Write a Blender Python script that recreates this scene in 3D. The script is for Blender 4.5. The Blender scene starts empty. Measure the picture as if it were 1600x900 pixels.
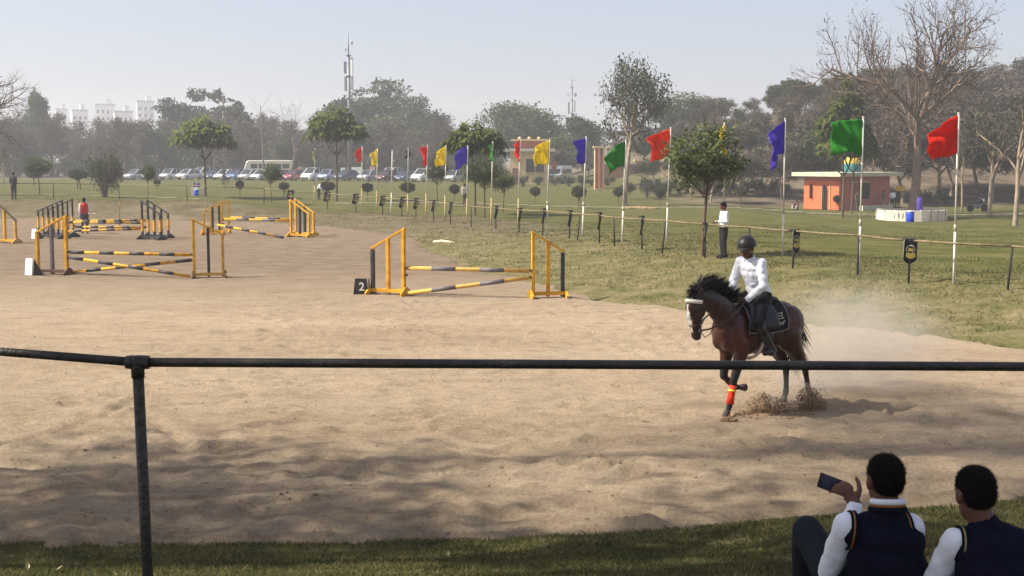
import bpy, math, random
import numpy as np
from mathutils import Vector, Matrix

# ------------------------------------------------------------------ camera
S = bpy.context.scene
EYE = 3.4
FPX, HORIZ = 2000.0, 248.0                     # focal length in photo pixels, horizon row (photo is 1600 x 900)
PITCH = math.atan((450 - HORIZ) / FPX)
cam = bpy.data.objects.new("camera", bpy.data.cameras.new("camera"))
S.collection.objects.link(cam)
cam.location = (0, 0, EYE)
cam.rotation_euler = (math.pi / 2 - PITCH, 0, 0)
cam.data.sensor_width = 36
cam.data.lens = FPX / 1600 * 36
cam.data.clip_end = 4000
S.camera = cam
# ------------------------------------------------------------------ sky, sun, exposure
SUN_EL, SUN_AZ = math.radians(45), math.radians(186)      # azimuth of the sun in plan, measured from +X
world = bpy.data.worlds.new("World"); S.world = world; world.use_nodes = True
wn = world.node_tree.nodes; wl = world.node_tree.links
sky = wn.new("ShaderNodeTexSky"); sky.sky_type = 'NISHITA'; sky.sun_disc = False
sky.sun_elevation = SUN_EL; sky.sun_rotation = math.pi / 2 - SUN_AZ
sky.air_density = 0.9; sky.dust_density = 3.0; sky.ozone_density = 3.0; sky.altitude = 200
wn["Background"].inputs[1].default_value = 0.132
veil = wn.new("ShaderNodeMix"); veil.data_type = 'RGBA'; veil.inputs["Factor"].default_value = .6      # even milky veil of a hazy day over the clear sky
veil.inputs[7].default_value = (1.62, 1.54, 1.72, 1); wl.new(sky.outputs[0], veil.inputs[6])
wl.new(veil.outputs[2], wn["Background"].inputs[0])
sun = bpy.data.objects.new("sun", bpy.data.lights.new("sun", 'SUN')); S.collection.objects.link(sun)
sun.data.energy = 4.3; sun.data.angle = math.radians(1.2); sun.data.color = (1.0, 0.93, 0.82)
sdir = Vector((math.cos(SUN_EL) * math.cos(SUN_AZ), math.cos(SUN_EL) * math.sin(SUN_AZ), math.sin(SUN_EL)))
sun.rotation_euler = sdir.to_track_quat('Z', 'Y').to_euler(); sun.location = sdir * 60
S.view_settings.view_transform = 'Standard'; S.view_settings.look = 'None'
S.view_settings.exposure = 1.12; S.view_settings.gamma = 1.0; S.view_settings.use_curve_mapping = False
S.render.engine = 'CYCLES'
S.cycles.use_denoising = True; S.cycles.max_bounces = 5; S.cycles.diffuse_bounces = 3; S.cycles.glossy_bounces = 2
S.cycles.transmission_bounces = 4; S.cycles.transparent_max_bounces = 8; S.cycles.volume_bounces = 1
S.cycles.volume_step_rate = 2.0; S.cycles.volume_max_steps = 256

# ------------------------------------------------------------------ numeric helpers
V = np.array
def nrm(a):
    a = np.asarray(a, float); return a / (np.linalg.norm(a) + 1e-12)
def sm(t):
    t = np.clip(t, 0, 1); return t * t * (3 - 2 * t)
def _h(ix, iy, seed):
    n = (ix.astype(np.int64) * 374761393 + iy.astype(np.int64) * 668265263 + seed * 982451653) & 0x7fffffff
    n = ((n ^ (n >> 13)) * 1274126177) & 0x7fffffff
    return ((n ^ (n >> 16)) & 0xffff) / 65535.0
def vnoise(x, y, seed=0):
    x = np.asarray(x, float); y = np.asarray(y, float)
    ix = np.floor(x); iy = np.floor(y); fx = sm(x - ix); fy = sm(y - iy)
    a = _h(ix, iy, seed); b = _h(ix + 1, iy, seed); c = _h(ix, iy + 1, seed); d = _h(ix + 1, iy + 1, seed)
    return (a * (1 - fx) + b * fx) * (1 - fy) + (c * (1 - fx) + d * fx) * fy
def fbm(x, y, oct=3, seed=0):
    t = 0; a = 1.0; s = 0
    for o in range(oct):
        t = t + a * (vnoise(x * 2 ** o, y * 2 ** o, seed + o * 17) - .5); s += a; a *= .5
    return t / s
ARENA = V([(-9, 11.9), (-4.6, 10.8), (0, 11.0), (2.8, 11.65), (5.2, 12.4), (9, 13.8), (12.2, 16.4), (13, 19), (11.6, 21.6),
           (9.4, 23.2), (8.1, 25), (6, 27), (3.7, 29.6), (1.35, 33.7), (-.4, 38.5), (-1.8, 44.7), (-3.7, 53.5), (-5.4, 59.6),
           (-10, 66.7), (-16, 71), (-29.6, 74), (-38, 74), (-44, 66), (-38, 48), (-26, 34), (-19, 23), (-14, 16.5)])
for _ in range(2):                       # round the corners off
    ARENA = np.stack([ARENA * .75 + np.roll(ARENA, -1, 0) * .25, ARENA * .25 + np.roll(ARENA, -1, 0) * .75], 1).reshape(-1, 2)
def arena_d(x, y):
    """signed distance to the arena edge, positive outside"""
    x = np.asarray(x, float); y = np.asarray(y, float)
    best = np.full(x.shape, 1e9); inside = np.zeros(x.shape, bool)
    n = len(ARENA)
    for i in range(n):
        ax, ay = ARENA[i]; bx, by = ARENA[(i + 1) % n]
        ex, ey = bx - ax, by - ay
        t = np.clip(((x - ax) * ex + (y - ay) * ey) / (ex * ex + ey * ey), 0, 1)
        best = np.minimum(best, np.hypot(x - ax - t * ex, y - ay - t * ey))
        cond = ((ay > y) != (by > y))
        xi = ax + (y - ay) / (by - ay if by != ay else 1e-9) * ex
        inside ^= cond & (x < xi)
    return np.where(inside, -best, best)
LAWN = V([(6.6, 39, .54), (10.9, 30.5, .52), (9.3, 33, .54), (5.7, 46, .45), (3, 53, .3), (14, 38, .4), (0, 60, .1), (-8, 78, .15), (-15, 97, .05),
          (-32, 83, .85), (-22, 84, .7), (-45, 85, .9), (-45, 110, .8), (29, 108, -.8), (28, 90, -1.0), (20, 60, -.2), (12, 97, -.3),
          (-50, 177, .5), (-25, 177, .45), (-8, 177, .4), (10, 165, .2), (-60, 240, .6), (0, 240, .3), (60, 110, -.8),
          (-1.8, 6, 1.34), (1.7, 5.4, 1.2), (2.3, 5.2, 1.2), (5, 6, 1.2), (-6, 7, 1.36), (0, 0, 1.8), (-12, 9, 1.4), (-20, 16, 1.3), (12, 9, 1.0),
          (19, 17, .7), (-30, 30, 1.2), (-48, 55, 1.0), (0, -20, 1.9), (0, 700, 1.0), (-300, 500, 1.0), (300, 500, 4.0)])
def ground(x, y):
    x = np.asarray(x, float); y = np.asarray(y, float)
    num = 0; den = 0
    for px, py, pz in LAWN:
        w = 1.0 / (((x - px) ** 2 + (y - py) ** 2) ** 1.5 + .5)
        num = num + w * pz; den = den + w
    L = num / den
    d = arena_d(x, y)
    w = 5.5 + .7 * sm((y - 14) / 10) - 3.0 * sm((-x - 4) / 8) * sm((y - 55) / 10)
    t = np.clip(d / w, 0, 1)
    z = L * (.5 * t + .5 * sm(t))
    z = np.where(d < 0, -.16 * sm(-d / .9), z)
    z = z + 9.0 * sm((y - 108) / 60) * sm((x - 5) / 30) * (1 - sm((y - 330) / 300))
    bump = fbm(x / .9, y / .9, 3, 5) * (.07 + .12 * sm((y - 18) / 6)) * np.where(d < 0, 0, 1) * (1 - sm((d - 7) / 6)) + fbm(x / 5, y / 5, 2, 9) * .12 * sm((d - 3) / 6) * sm((y - 20) / 30)
    return z + bump
def g1(x, y):
    return float(ground(V([x]), V([y]))[0])
CP, SP = math.cos(PITCH), math.sin(PITCH)
def ray(px, py):
    u = (px - 800) / FPX; v = (450 - py) / FPX
    return V([u, CP + v * SP, -SP + v * CP])
def at_y(px, py, Y):
    d = ray(px, py); t = Y / d[1]; return V([d[0] * t, Y, EYE + d[2] * t])
def at_z(px, py, z=0.0):
    d = ray(px, py); t = (z - EYE) / d[2]; return V([d[0] * t, d[1] * t, z])
def on_ground(px, py):
    """where the sight line through a photo pixel meets the terrain"""
    d = ray(px, py); t0 = 4.0; f0 = None
    ts = np.geomspace(4, 400, 900)
    zz = EYE + d[2] * ts - ground(d[0] * ts, d[1] * ts)
    k = np.argmax(zz < 0) if (zz < 0).any() else len(ts) - 1
    if k > 0 and zz[k] < 0:
        t = ts[k - 1] + (ts[k] - ts[k - 1]) * zz[k - 1] / (zz[k - 1] - zz[k])
    else: t = ts[k]
    return V([d[0] * t, d[1] * t, g1(d[0] * t, d[1] * t)])

# ------------------------------------------------------------------ materials
def srgb(r, g, b):
    f = lambda c: (c / 255 / 12.92) if c <= 10 else ((c / 255 + .055) / 1.055) ** 2.4
    return (f(r), f(g), f(b))
MATS = {}
def mat(name, col, rough=.7, var=.12, nscale=6.0, bump=0.0, bscale=60.0, metal=0.0, spec=.3, col2=None, obj_rand=0.0, tint=0.0,
        transl=0.0, coat=0.0):
    if name in MATS: return MATS[name]
    m = bpy.data.materials.new(name); m.use_nodes = True; MATS[name] = m
    nt = m.node_tree; N = nt.nodes; Lk = nt.links; b = N["Principled BSDF"]
    b.inputs["Roughness"].default_value = rough; b.inputs["Metallic"].default_value = metal
    b.inputs["Specular IOR Level"].default_value = spec
    if coat: b.inputs["Coat Weight"].default_value = coat; b.inputs["Coat Roughness"].default_value = .08
    tc = N.new("ShaderNodeTexCoord")
    nz = N.new("ShaderNodeTexNoise"); nz.inputs["Scale"].default_value = nscale; nz.inputs["Detail"].default_value = 4
    Lk.new(tc.outputs["Object"], nz.inputs["Vector"])
    c2 = col2 if col2 else tuple(min(1, c * (1 + var * 1.5)) for c in col)
    c1 = col if col2 else tuple(c * (1 - var * 1.5) for c in col)
    ramp = N.new("ShaderNodeValToRGB")
    ramp.color_ramp.elements[0].position = .3; ramp.color_ramp.elements[1].position = .7
    ramp.color_ramp.elements[0].color = (*c1, 1); ramp.color_ramp.elements[1].color = (*c2, 1)
    Lk.new(nz.outputs["Fac"], ramp.inputs["Fac"]); out = ramp.outputs["Color"]
    def mul(valsock, amt):
        nonlocal out
        mr = N.new("ShaderNodeMapRange"); mr.inputs["To Min"].default_value = 1 - amt; mr.inputs["To Max"].default_value = 1 + amt
        Lk.new(valsock, mr.inputs["Value"])
        mx = N.new("ShaderNodeVectorMath"); mx.operation = 'SCALE'
        Lk.new(out, mx.inputs[0]); Lk.new(mr.outputs[0], mx.inputs["Scale"]); out = mx.outputs[0]
    if obj_rand:
        oi = N.new("ShaderNodeObjectInfo"); mul(oi.outputs["Random"], obj_rand)
    if tint:
        at = N.new("ShaderNodeAttribute"); at.attribute_name = "tint"; mul(at.outputs["Fac"], tint)
    Lk.new(out, b.inputs["Base Color"])
    if bump:
        n2 = N.new("ShaderNodeTexNoise"); n2.inputs["Scale"].default_value = bscale; n2.inputs["Detail"].default_value = 5
        Lk.new(tc.outputs["Object"], n2.inputs["Vector"])
        bp = N.new("ShaderNodeBump"); bp.inputs["Strength"].default_value = bump; bp.inputs["Distance"].default_value = .02
        Lk.new(n2.outputs["Fac"], bp.inputs["Height"]); Lk.new(bp.outputs[0], b.inputs["Normal"])
    if transl:
        tr = N.new("ShaderNodeBsdfTranslucent"); Lk.new(out, tr.inputs["Color"])
        ms = N.new("ShaderNodeMixShader"); ms.inputs[0].default_value = transl
        Lk.new(b.outputs[0], ms.inputs[1]); Lk.new(tr.outputs[0], ms.inputs[2])
        Lk.new(ms.outputs[0], N["Material Output"].inputs["Surface"])
    return m

def nth(i):
    w = "first second third fourth fifth sixth seventh eighth ninth tenth eleventh twelfth thirteenth fourteenth fifteenth sixteenth seventeenth eighteenth nineteenth twentieth".split()
    return w[i] if i < 20 else ("twenty-" + w[i - 20])
# ------------------------------------------------------------------ mesh helpers
COL = S.collection
def basis(d, hint=None):
    d = nrm(d); h = V([0, 0, 1.]) if hint is None else nrm(hint)
    if abs(d @ h) > .98: h = V([1., 0, 0])
    a = nrm(np.cross(h, d)); b = np.cross(d, a); return a, b
class MB:
    def __init__(self): self.v = []; self.f = []
    def add(self, vs, fs):
        o = len(self.v); self.v += [tuple(map(float, p)) for p in vs]; self.f += [tuple(i + o for i in q) for q in fs]; return self
    def obox(self, c, ax, ay, az):
        c = V(c, float); ax, ay, az = V(ax, float), V(ay, float), V(az, float)
        vs = [c + sx * ax + sy * ay + sz * az for sx in (-1, 1) for sy in (-1, 1) for sz in (-1, 1)]
        return self.add(vs, [(0, 1, 3, 2), (4, 6, 7, 5), (0, 4, 5, 1), (2, 3, 7, 6), (0, 2, 6, 4), (1, 5, 7, 3)])
    def box(self, c, s, rz=0):
        ca, sa = math.cos(rz), math.sin(rz)
        return self.obox(c, (ca * s[0] / 2, sa * s[0] / 2, 0), (-sa * s[1] / 2, ca * s[1] / 2, 0), (0, 0, s[2] / 2))
    def bar(self, p, q, w, h, hint=None):
        p, q = V(p, float), V(q, float); a, b = basis(q - p, hint)
        return self.obox((p + q) / 2, (q - p) / 2, a * w / 2, b * h / 2)
    def tube(self, path, rad, n=8, cap=True, flat=1.0, hint=None):
        path = [V(p, float) for p in path]; m = len(path)
        if not hasattr(rad, '__len__'): rad = [rad] * m
        vs = []; a = None
        for i, p in enumerate(path):
            d = path[min(i + 1, m - 1)] - path[max(i - 1, 0)]
            if a is None or hint is not None: a, b = basis(d, hint)
            else:
                a = a - (a @ nrm(d)) * nrm(d); a = nrm(a); b = np.cross(nrm(d), a)
            for k in range(n):
                t = 2 * math.pi * k / n
                vs.append(p + (a * math.cos(t) * flat + b * math.sin(t)) * rad[i])
        fs = [(i * n + k, i * n + (k + 1) % n, (i + 1) * n + (k + 1) % n, (i + 1) * n + k) for i in range(m - 1) for k in range(n)]
        if cap: fs += [tuple(range(n - 1, -1, -1)), tuple((m - 1) * n + k for k in range(n))]
        return self.add(vs, fs)
    def ell(self, c, ax, ay=None, az=None, nu=14, nv=9):
        if ay is None:
            r = ax if hasattr(ax, '__len__') else (ax, ax, ax); ax, ay, az = (r[0], 0, 0), (0, r[1], 0), (0, 0, r[2])
        c, ax, ay, az = V(c, float), V(ax, float), V(ay, float), V(az, float)
        vs = [c - az]
        for j in range(1, nv):
            ph = math.pi * j / nv
            for i in range(nu):
                th = 2 * math.pi * i / nu
                vs.append(c + ax * math.sin(ph) * math.cos(th) + ay * math.sin(ph) * math.sin(th) - az * math.cos(ph))
        vs.append(c + az); fs = []
        for i in range(nu):
            fs.append((0, 1 + (i + 1) % nu, 1 + i))
            for j in range(nv - 2):
                a = 1 + j * nu; fs.append((a + i, a + (i + 1) % nu, a + nu + (i + 1) % nu, a + nu + i))
            a = 1 + (nv - 2) * nu; fs.append((a + i, a + (i + 1) % nu, len(vs) - 1))
        return self.add(vs, fs)
    def caps(self, pts, rad, n=12):
        """tapered limb: tube with a ball at every joint"""
        self.tube(pts, rad, n)
        for p, r in zip(pts, rad): self.ell(p, r * 1.0, nu=n, nv=8)
        return self
    def lathe(self, c, prof, n=20, axis=(0, 0, 1)):
        a, b = basis(axis); axis = nrm(axis); c = V(c, float)
        vs = [c + axis * z + (a * math.cos(2 * math.pi * k / n) + b * math.sin(2 * math.pi * k / n)) * r for r, z in prof for k in range(n)]
        m = len(prof)
        fs = [(i * n + k, i * n + (k + 1) % n, (i + 1) * n + (k + 1) % n, (i + 1) * n + k) for i in range(m - 1) for k in range(n)]
        fs += [tuple(range(n - 1, -1, -1)), tuple((m - 1) * n + k for k in range(n))]
        return self.add(vs, fs)
    def grid(self, fn, nu, nv):
        vs = [fn(i / nu, j / nv) for j in range(nv + 1) for i in range(nu + 1)]
        fs = [(j * (nu + 1) + i, j * (nu + 1) + i + 1, (j + 1) * (nu + 1) + i + 1, (j + 1) * (nu + 1) + i) for j in range(nv) for i in range(nu)]
        return self.add(vs, fs)
    def prism(self, poly, p0, ux, uy, depth):
        p0, ux, uy, depth = V(p0, float), V(ux, float), V(uy, float), V(depth, float)
        n = len(poly); vs = [p0 + ux * a + uy * b for a, b in poly] + [p0 + ux * a + uy * b + depth for a, b in poly]
        return self.add(vs, [tuple(range(n - 1, -1, -1)), tuple(range(n, 2 * n))] + [(i, (i + 1) % n, n + (i + 1) % n, n + i) for i in range(n)])
    def mesh(self, name, smooth=False):
        me = bpy.data.meshes.new(name); me.from_pydata(self.v, [], self.f); me.update()
        if smooth: me.polygons.foreach_set("use_smooth", [True] * len(me.polygons))
        return me
    def build(self, name, m, parent=None, smooth=False):
        return link(name, self.mesh(name, smooth), m, parent)
def link(name, me, m=None, parent=None):
    if m is not None and not me.materials: me.materials.append(m)
    o = bpy.data.objects.new(name, me); COL.objects.link(o)
    if parent is not None: o.parent = parent
    return o
def tag(o, label=None, cat=None, group=None, kind=None):
    for k, v in (("label", label), ("category", cat), ("group", group), ("kind", kind)):
        if v: o[k] = v
    return o
def thing(name, label, cat, loc=(0, 0, 0), rz=0, group=None):
    o = bpy.data.objects.new(name, None); COL.objects.link(o); o.empty_display_size = .2
    o.location = tuple(map(float, loc)); o.rotation_euler = (0, 0, rz)
    return tag(o, label, cat, group)
def solid(d, thick, off=0.0):
    md = d.modifiers.new("thickness", 'SOLIDIFY'); md.thickness = thick; md.offset = off; return d
def bevel(o, w=.01, seg=2):
    md = o.modifiers.new("bevel", 'BEVEL'); md.width = w; md.segments = seg; md.limit_method = 'ANGLE'; return o
def fused(name, mb, voxel, it, m, parent=None):
    """one continuous skin grown over overlapping masses"""
    o = mb.build("tmp", None)
    r = o.modifiers.new("r", 'REMESH'); r.mode = 'VOXEL'; r.voxel_size = voxel
    if it:
        s = o.modifiers.new("s", 'SMOOTH'); s.iterations = it; s.factor = .5
    dg = bpy.context.evaluated_depsgraph_get()
    me = bpy.data.meshes.new_from_object(o.evaluated_get(dg))
    old = o.data; bpy.data.objects.remove(o); bpy.data.meshes.remove(old)
    me.name = name; me.polygons.foreach_set("use_smooth", [True] * len(me.polygons)); me.update()
    return link(name, me, m, parent)
def raw_mesh(name, verts, nper, tint=None, smooth=False):
    """mesh of separate polygons of nper corners each, from an (N*nper,3) array"""
    n = len(verts) // nper
    me = bpy.data.meshes.new(name); me.vertices.add(len(verts)); me.vertices.foreach_set("co", np.ascontiguousarray(verts, np.float32).ravel())
    me.loops.add(len(verts)); me.loops.foreach_set("vertex_index", np.arange(len(verts), dtype=np.int32))
    me.polygons.add(n); me.polygons.foreach_set("loop_start", np.arange(0, len(verts), nper, dtype=np.int32))
    me.update(calc_edges=True)
    if tint is not None:
        a = me.attributes.new("tint", 'FLOAT', 'FACE'); a.data.foreach_set("value", np.asarray(tint, np.float32))
    return me
def height_mesh(name, xs, ys, zf, keep=None):
    X, Y = np.meshgrid(xs, ys); Z = zf(X, Y); nx, ny = len(xs), len(ys)
    co = np.stack([X, Y, Z], -1).reshape(-1, 3)
    i = np.arange(nx * ny).reshape(ny, nx)
    q = np.stack([i[:-1, :-1], i[:-1, 1:], i[1:, 1:], i[1:, :-1]], -1).reshape(-1, 4)
    if keep is not None:
        k = keep(X, Y).ravel(); q = q[k[q].all(1)]
        used = np.unique(q); mp = np.full(len(co), -1); mp[used] = np.arange(len(used)); co = co[used]; q = mp[q]
    me = bpy.data.meshes.new(name); me.vertices.add(len(co)); me.vertices.foreach_set("co", co.astype(np.float32).ravel())
    me.loops.add(q.size); me.loops.foreach_set("vertex_index", q.astype(np.int32).ravel())
    me.polygons.add(len(q)); me.polygons.foreach_set("loop_start", np.arange(0, q.size, 4, dtype=np.int32))
    me.update(calc_edges=True); me.polygons.foreach_set("use_smooth", [True] * len(q))
    return me, co

# ------------------------------------------------------------------ ground: lawn, sand arena, path
def axis(spec):
    out = [spec[0]]
    for stop, step in spec[1]:
        n = max(1, round((stop - out[-1]) / step)); out += list(np.linspace(out[-1], stop, n + 1)[1:])
    return V(out)
def ground_material(name):
    m = bpy.data.materials.new(name); m.use_nodes = True; nt = m.node_tree; N = nt.nodes; L = nt.links; b = N["Principled BSDF"]
    return m, N, L, b
def noise_node(N, L, vec, scale, detail=4, rough=.55):
    n = N.new("ShaderNodeTexNoise"); n.inputs["Scale"].default_value = scale; n.inputs["Detail"].default_value = detail
    n.inputs["Roughness"].default_value = rough; L.new(vec, n.inputs["Vector"]); return n.outputs["Fac"]
def ramp_node(N, L, fac, stops):
    r = N.new("ShaderNodeValToRGB"); e = r.color_ramp.elements
    e[0].position, e[1].position = stops[0][0], stops[-1][0]; e[0].color = (*stops[0][1], 1); e[1].color = (*stops[-1][1], 1)
    for p, c in stops[1:-1]:
        k = e.new(p); k.color = (*c, 1)
    L.new(fac, r.inputs["Fac"]); return r.outputs["Color"]
def mix_node(N, L, fac, a, b):
    m = N.new("ShaderNodeMix"); m.data_type = 'RGBA'
    if isinstance(fac, float): m.inputs["Factor"].default_value = fac
    else: L.new(fac, m.inputs["Factor"])
    for s, i in ((a, 6), (b, 7)):
        if isinstance(s, tuple): m.inputs[i].default_value = (*s, 1)
        else: L.new(s, m.inputs[i])
    return m.outputs[2]
def bump_node(N, L, b, h, strength, dist):
    p = N.new("ShaderNodeBump"); p.inputs["Strength"].default_value = strength; p.inputs["Distance"].default_value = dist
    L.new(h, p.inputs["Height"]); L.new(p.outputs[0], b.inputs["Normal"])

xs = axis((-880, [(-120, 40), (-46, 4), (-20, 1), (20, .4), (46, 1), (120, 4), (880, 40)]))
ys = axis((-55, [(2, 4), (15, .25), (50, .45), (120, 1), (230, 4), (985, 30)]))
lawn_me, co = height_mesh("ground", xs, ys, ground)
d = arena_d(co[:, 0], co[:, 1])
# how dry the turf is: straw on the bank round the arena and on the hill, greener on the lawn
dry = (1 - sm((d - 2) / 9)) * sm((co[:, 1] - 18) / 8) + .9 * sm((co[:, 1] - 106) / 8) * sm((co[:, 0] - 12) / 15)
dry = np.maximum(dry, .45 * (co[:, 1] < 16)); dry = np.clip(dry + .25 * fbm(co[:, 0] / 3, co[:, 1] / 3, 2, 3), 0, 1)
a = lawn_me.attributes.new("dry", 'FLOAT', 'POINT'); a.data.foreach_set("value", dry.astype(np.float32))
soil = np.clip(sm((co[:, 1] - 107) / 8) * sm((co[:, 0] - 9) / 12) + sm((co[:, 1] - 184) / 8) + .55 * (d < 9) * sm((co[:, 1] - 52) / 12) + .3 * fbm(co[:, 0] / 4, co[:, 1] / 4, 2, 31) * (co[:, 1] > 50), 0, 1)  # earth brown on hill and wood floor; the far bank is simply darkened
a = lawn_me.attributes.new("soil", 'FLOAT', 'POINT'); a.data.foreach_set("value", soil.astype(np.float32))
m, N, L, b = ground_material("turf")
tc = N.new("ShaderNodeTexCoord"); vec = tc.outputs["Object"]
at = N.new("ShaderNodeAttribute"); at.attribute_name = "dry"
mp = N.new("ShaderNodeMapping"); mp.inputs["Scale"].default_value = (.6, 1, 1); L.new(vec, mp.inputs["Vector"])
green = ramp_node(N, L, noise_node(N, L, mp.outputs[0], .8, 10, .74), [(.30, (.042, .05, .012)), (.47, (.082, .084, .022)), (.58, (.115, .106, .034)), (.72, (.17, .14, .055))])
straw = ramp_node(N, L, noise_node(N, L, vec, 1.3, 9, .7), [(.33, (.078, .08, .027)), (.46, (.128, .118, .048)), (.6, (.19, .158, .078)), (.74, (.28, .22, .125))])
colr = mix_node(N, L, at.outputs["Fac"], green, straw)
a3 = N.new("ShaderNodeAttribute"); a3.attribute_name = "soil"
colr = mix_node(N, L, a3.outputs["Fac"], colr, ramp_node(N, L, noise_node(N, L, vec, .35, 7, .7), [(.35, (.07, .055, .038)), (.5, (.13, .10, .07)), (.65, (.2, .155, .11))]))
fine = ramp_node(N, L, noise_node(N, L, vec, 9, 4, .7), [(.3, (.55, .55, .55)), (.7, (1.3, 1.3, 1.3))])
mm = N.new("ShaderNodeMix"); mm.data_type = 'RGBA'; mm.blend_type = 'MULTIPLY'; mm.inputs["Factor"].default_value = .8
L.new(colr, mm.inputs[6]); L.new(fine, mm.inputs[7]); L.new(mm.outputs[2], b.inputs["Base Color"])
b.inputs["Roughness"].default_value = .95; b.inputs["Specular IOR Level"].default_value = .05
bump_node(N, L, b, noise_node(N, L, vec, 5, 8, .75), .6, .08)
tag(link("ground", lawn_me, m), kind="structure")

rng = np.random.default_rng(4)
PITS = [(rng.uniform(-9, 11), 10.8 + 20 * rng.random() ** 1.6, rng.uniform(.07, .15), rng.uniform(.025, .055), rng.uniform(0, 3.14)) for _ in range(1100)]
GROOVES = [[at_z(*p)[:2] for p in g] for g in ([(-60, 712), (0, 697), (95, 672), (168, 648)], [(168, 648), (215, 625)], [(222, 640), (290, 692)],
                                               [(330, 520), (700, 512), (1060, 522)], [(20, 560), (240, 600)], [(1280, 610), (1420, 655), (1600, 690)])]
def sand_z(x, y):
    d = arena_d(x, y)
    near = 1 - .75 * sm((y - 18) / 22)
    z = near * (.05 * fbm(x / 1.1, y / .8, 3, 21) + .06 * np.abs(fbm(x / .42, y / .36, 2, 33)) - .02 + .055 * fbm(x / .19, y / .19, 2, 41))
    z = z + near * .035 * sm((15.5 - y) / 3) * (fbm(x / .7, y / .45, 2, 77) * 2)
    for px, py, r, dp, an in PITS:
        k = (np.abs(x - px) < .5) & (np.abs(y - py) < .5)
        if k.any():
            ca, sa = math.cos(an), math.sin(an); u = ((x[k] - px) * ca + (y[k] - py) * sa) / 1.5; w = -(x[k] - px) * sa + (y[k] - py) * ca
            q = np.hypot(u, w) / r; z[k] += dp * (-np.exp(-q * q) + .55 * np.exp(-(q - 1.6) ** 2 * 3))
    for g in GROOVES:
        for (ax, ay), (bx, by) in zip(g[:-1], g[1:]):
            ex, ey = bx - ax, by - ay; t = np.clip(((x - ax) * ex + (y - ay) * ey) / (ex * ex + ey * ey), 0, 1)
            q = np.hypot(x - ax - t * ex, y - ay - t * ey) / .1
            z = z + .045 * (-np.exp(-q * q) + .5 * np.exp(-(q - 1.8) ** 2 * 2))
    return z - .2 * sm((d + .5 + 1.1 * fbm(x / 1.2, y / 1.2, 3, 8) + 1.6 * sm((y - 18) / 10) * fbm(x / 3.5, y / 3.5, 3, 18)) / .8)
sx = axis((-46, [(-14, 1), (-6.5, .2), (8.5, .075), (14.5, .25)])); sy = axis((9.4, [(20, .075), (30, .15), (45, .4), (76, .8)]))
sand_me, _ = height_mesh("arena_sand", sx, sy, sand_z, lambda X, Y: arena_d(X, Y) < 1.3)
m, N, L, b = ground_material("sand")
tc = N.new("ShaderNodeTexCoord"); vec = tc.outputs["Object"]
mp = N.new("ShaderNodeMapping"); mp.inputs["Scale"].default_value = (.35, 1, 1); L.new(vec, mp.inputs["Vector"])
big = ramp_node(N, L, noise_node(N, L, mp.outputs[0], .35, 6, .65), [(.3, (.41, .305, .197)), (.5, (.485, .372, .25)), (.7, (.54, .42, .288))])
fine = ramp_node(N, L, noise_node(N, L, vec, 24, 8, .85), [(.3, (.42, .40, .38)), (.5, (1, 1, 1)), (.72, (1.4, 1.4, 1.4))])
mid = ramp_node(N, L, noise_node(N, L, mp.outputs[0], 3.2, 6, .75), [(.33, (.74, .71, .68)), (.52, (1, 1, 1)), (.7, (1.1, 1.1, 1.1))])
mm = N.new("ShaderNodeMix"); mm.data_type = 'RGBA'; mm.blend_type = 'MULTIPLY'; mm.inputs["Factor"].default_value = .9
sp = N.new("ShaderNodeSeparateXYZ"); L.new(vec, sp.inputs[0]); mr = N.new("ShaderNodeMapRange"); mr.interpolation_type = 'SMOOTHSTEP'
mr.inputs["From Min"].default_value = 25; mr.inputs["From Max"].default_value = 42; L.new(sp.outputs["Y"], mr.inputs["Value"])
far_sand = ramp_node(N, L, noise_node(N, L, vec, 1.1, 12, .78), [(.3, (.175, .126, .08)), (.5, (.25, .187, .125)), (.7, (.325, .248, .172))])
big = mix_node(N, L, mr.outputs[0], big, far_sand)          # sand colour turns darker towards the far half
L.new(big, mm.inputs[6]); L.new(fine, mm.inputs[7])
m3 = N.new("ShaderNodeMix"); m3.data_type = 'RGBA'; m3.blend_type = 'MULTIPLY'; m3.inputs["Factor"].default_value = .9
L.new(mm.outputs[2], m3.inputs[6]); L.new(mid, m3.inputs[7]); L.new(m3.outputs[2], b.inputs["Base Color"])
b.inputs["Roughness"].default_value = .95; b.inputs["Specular IOR Level"].default_value = .1
bump_node(N, L, b, noise_node(N, L, vec, 16, 12, .85), 1.0, .10)
SAND = m
tag(link("arena_sand", sand_me, m), kind="structure")

# footpath of pale slabs crossing the lawn far behind the flags
def path_z(u): return ground(u, 95.0 + 0 * u + 1.5 * np.sin(u / 17))
mb = MB(); us = np.arange(-66, 62, 1.6)
for i in range(len(us) - 1):
    u0, u1 = us[i], us[i + 1] - .03
    z0 = float(path_z(V([(u0 + u1) / 2]))[0]) + .05; yc = 95 + 1.5 * math.sin((u0 + u1) / 2 / 17)
    mb.box(((u0 + u1) / 2, yc, z0 - .10), (u1 - u0, .8, .26))
tag(mb.build("path", mat("path_concrete", srgb(146, 138, 108), .9, .2, 2)), kind="structure")

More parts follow.
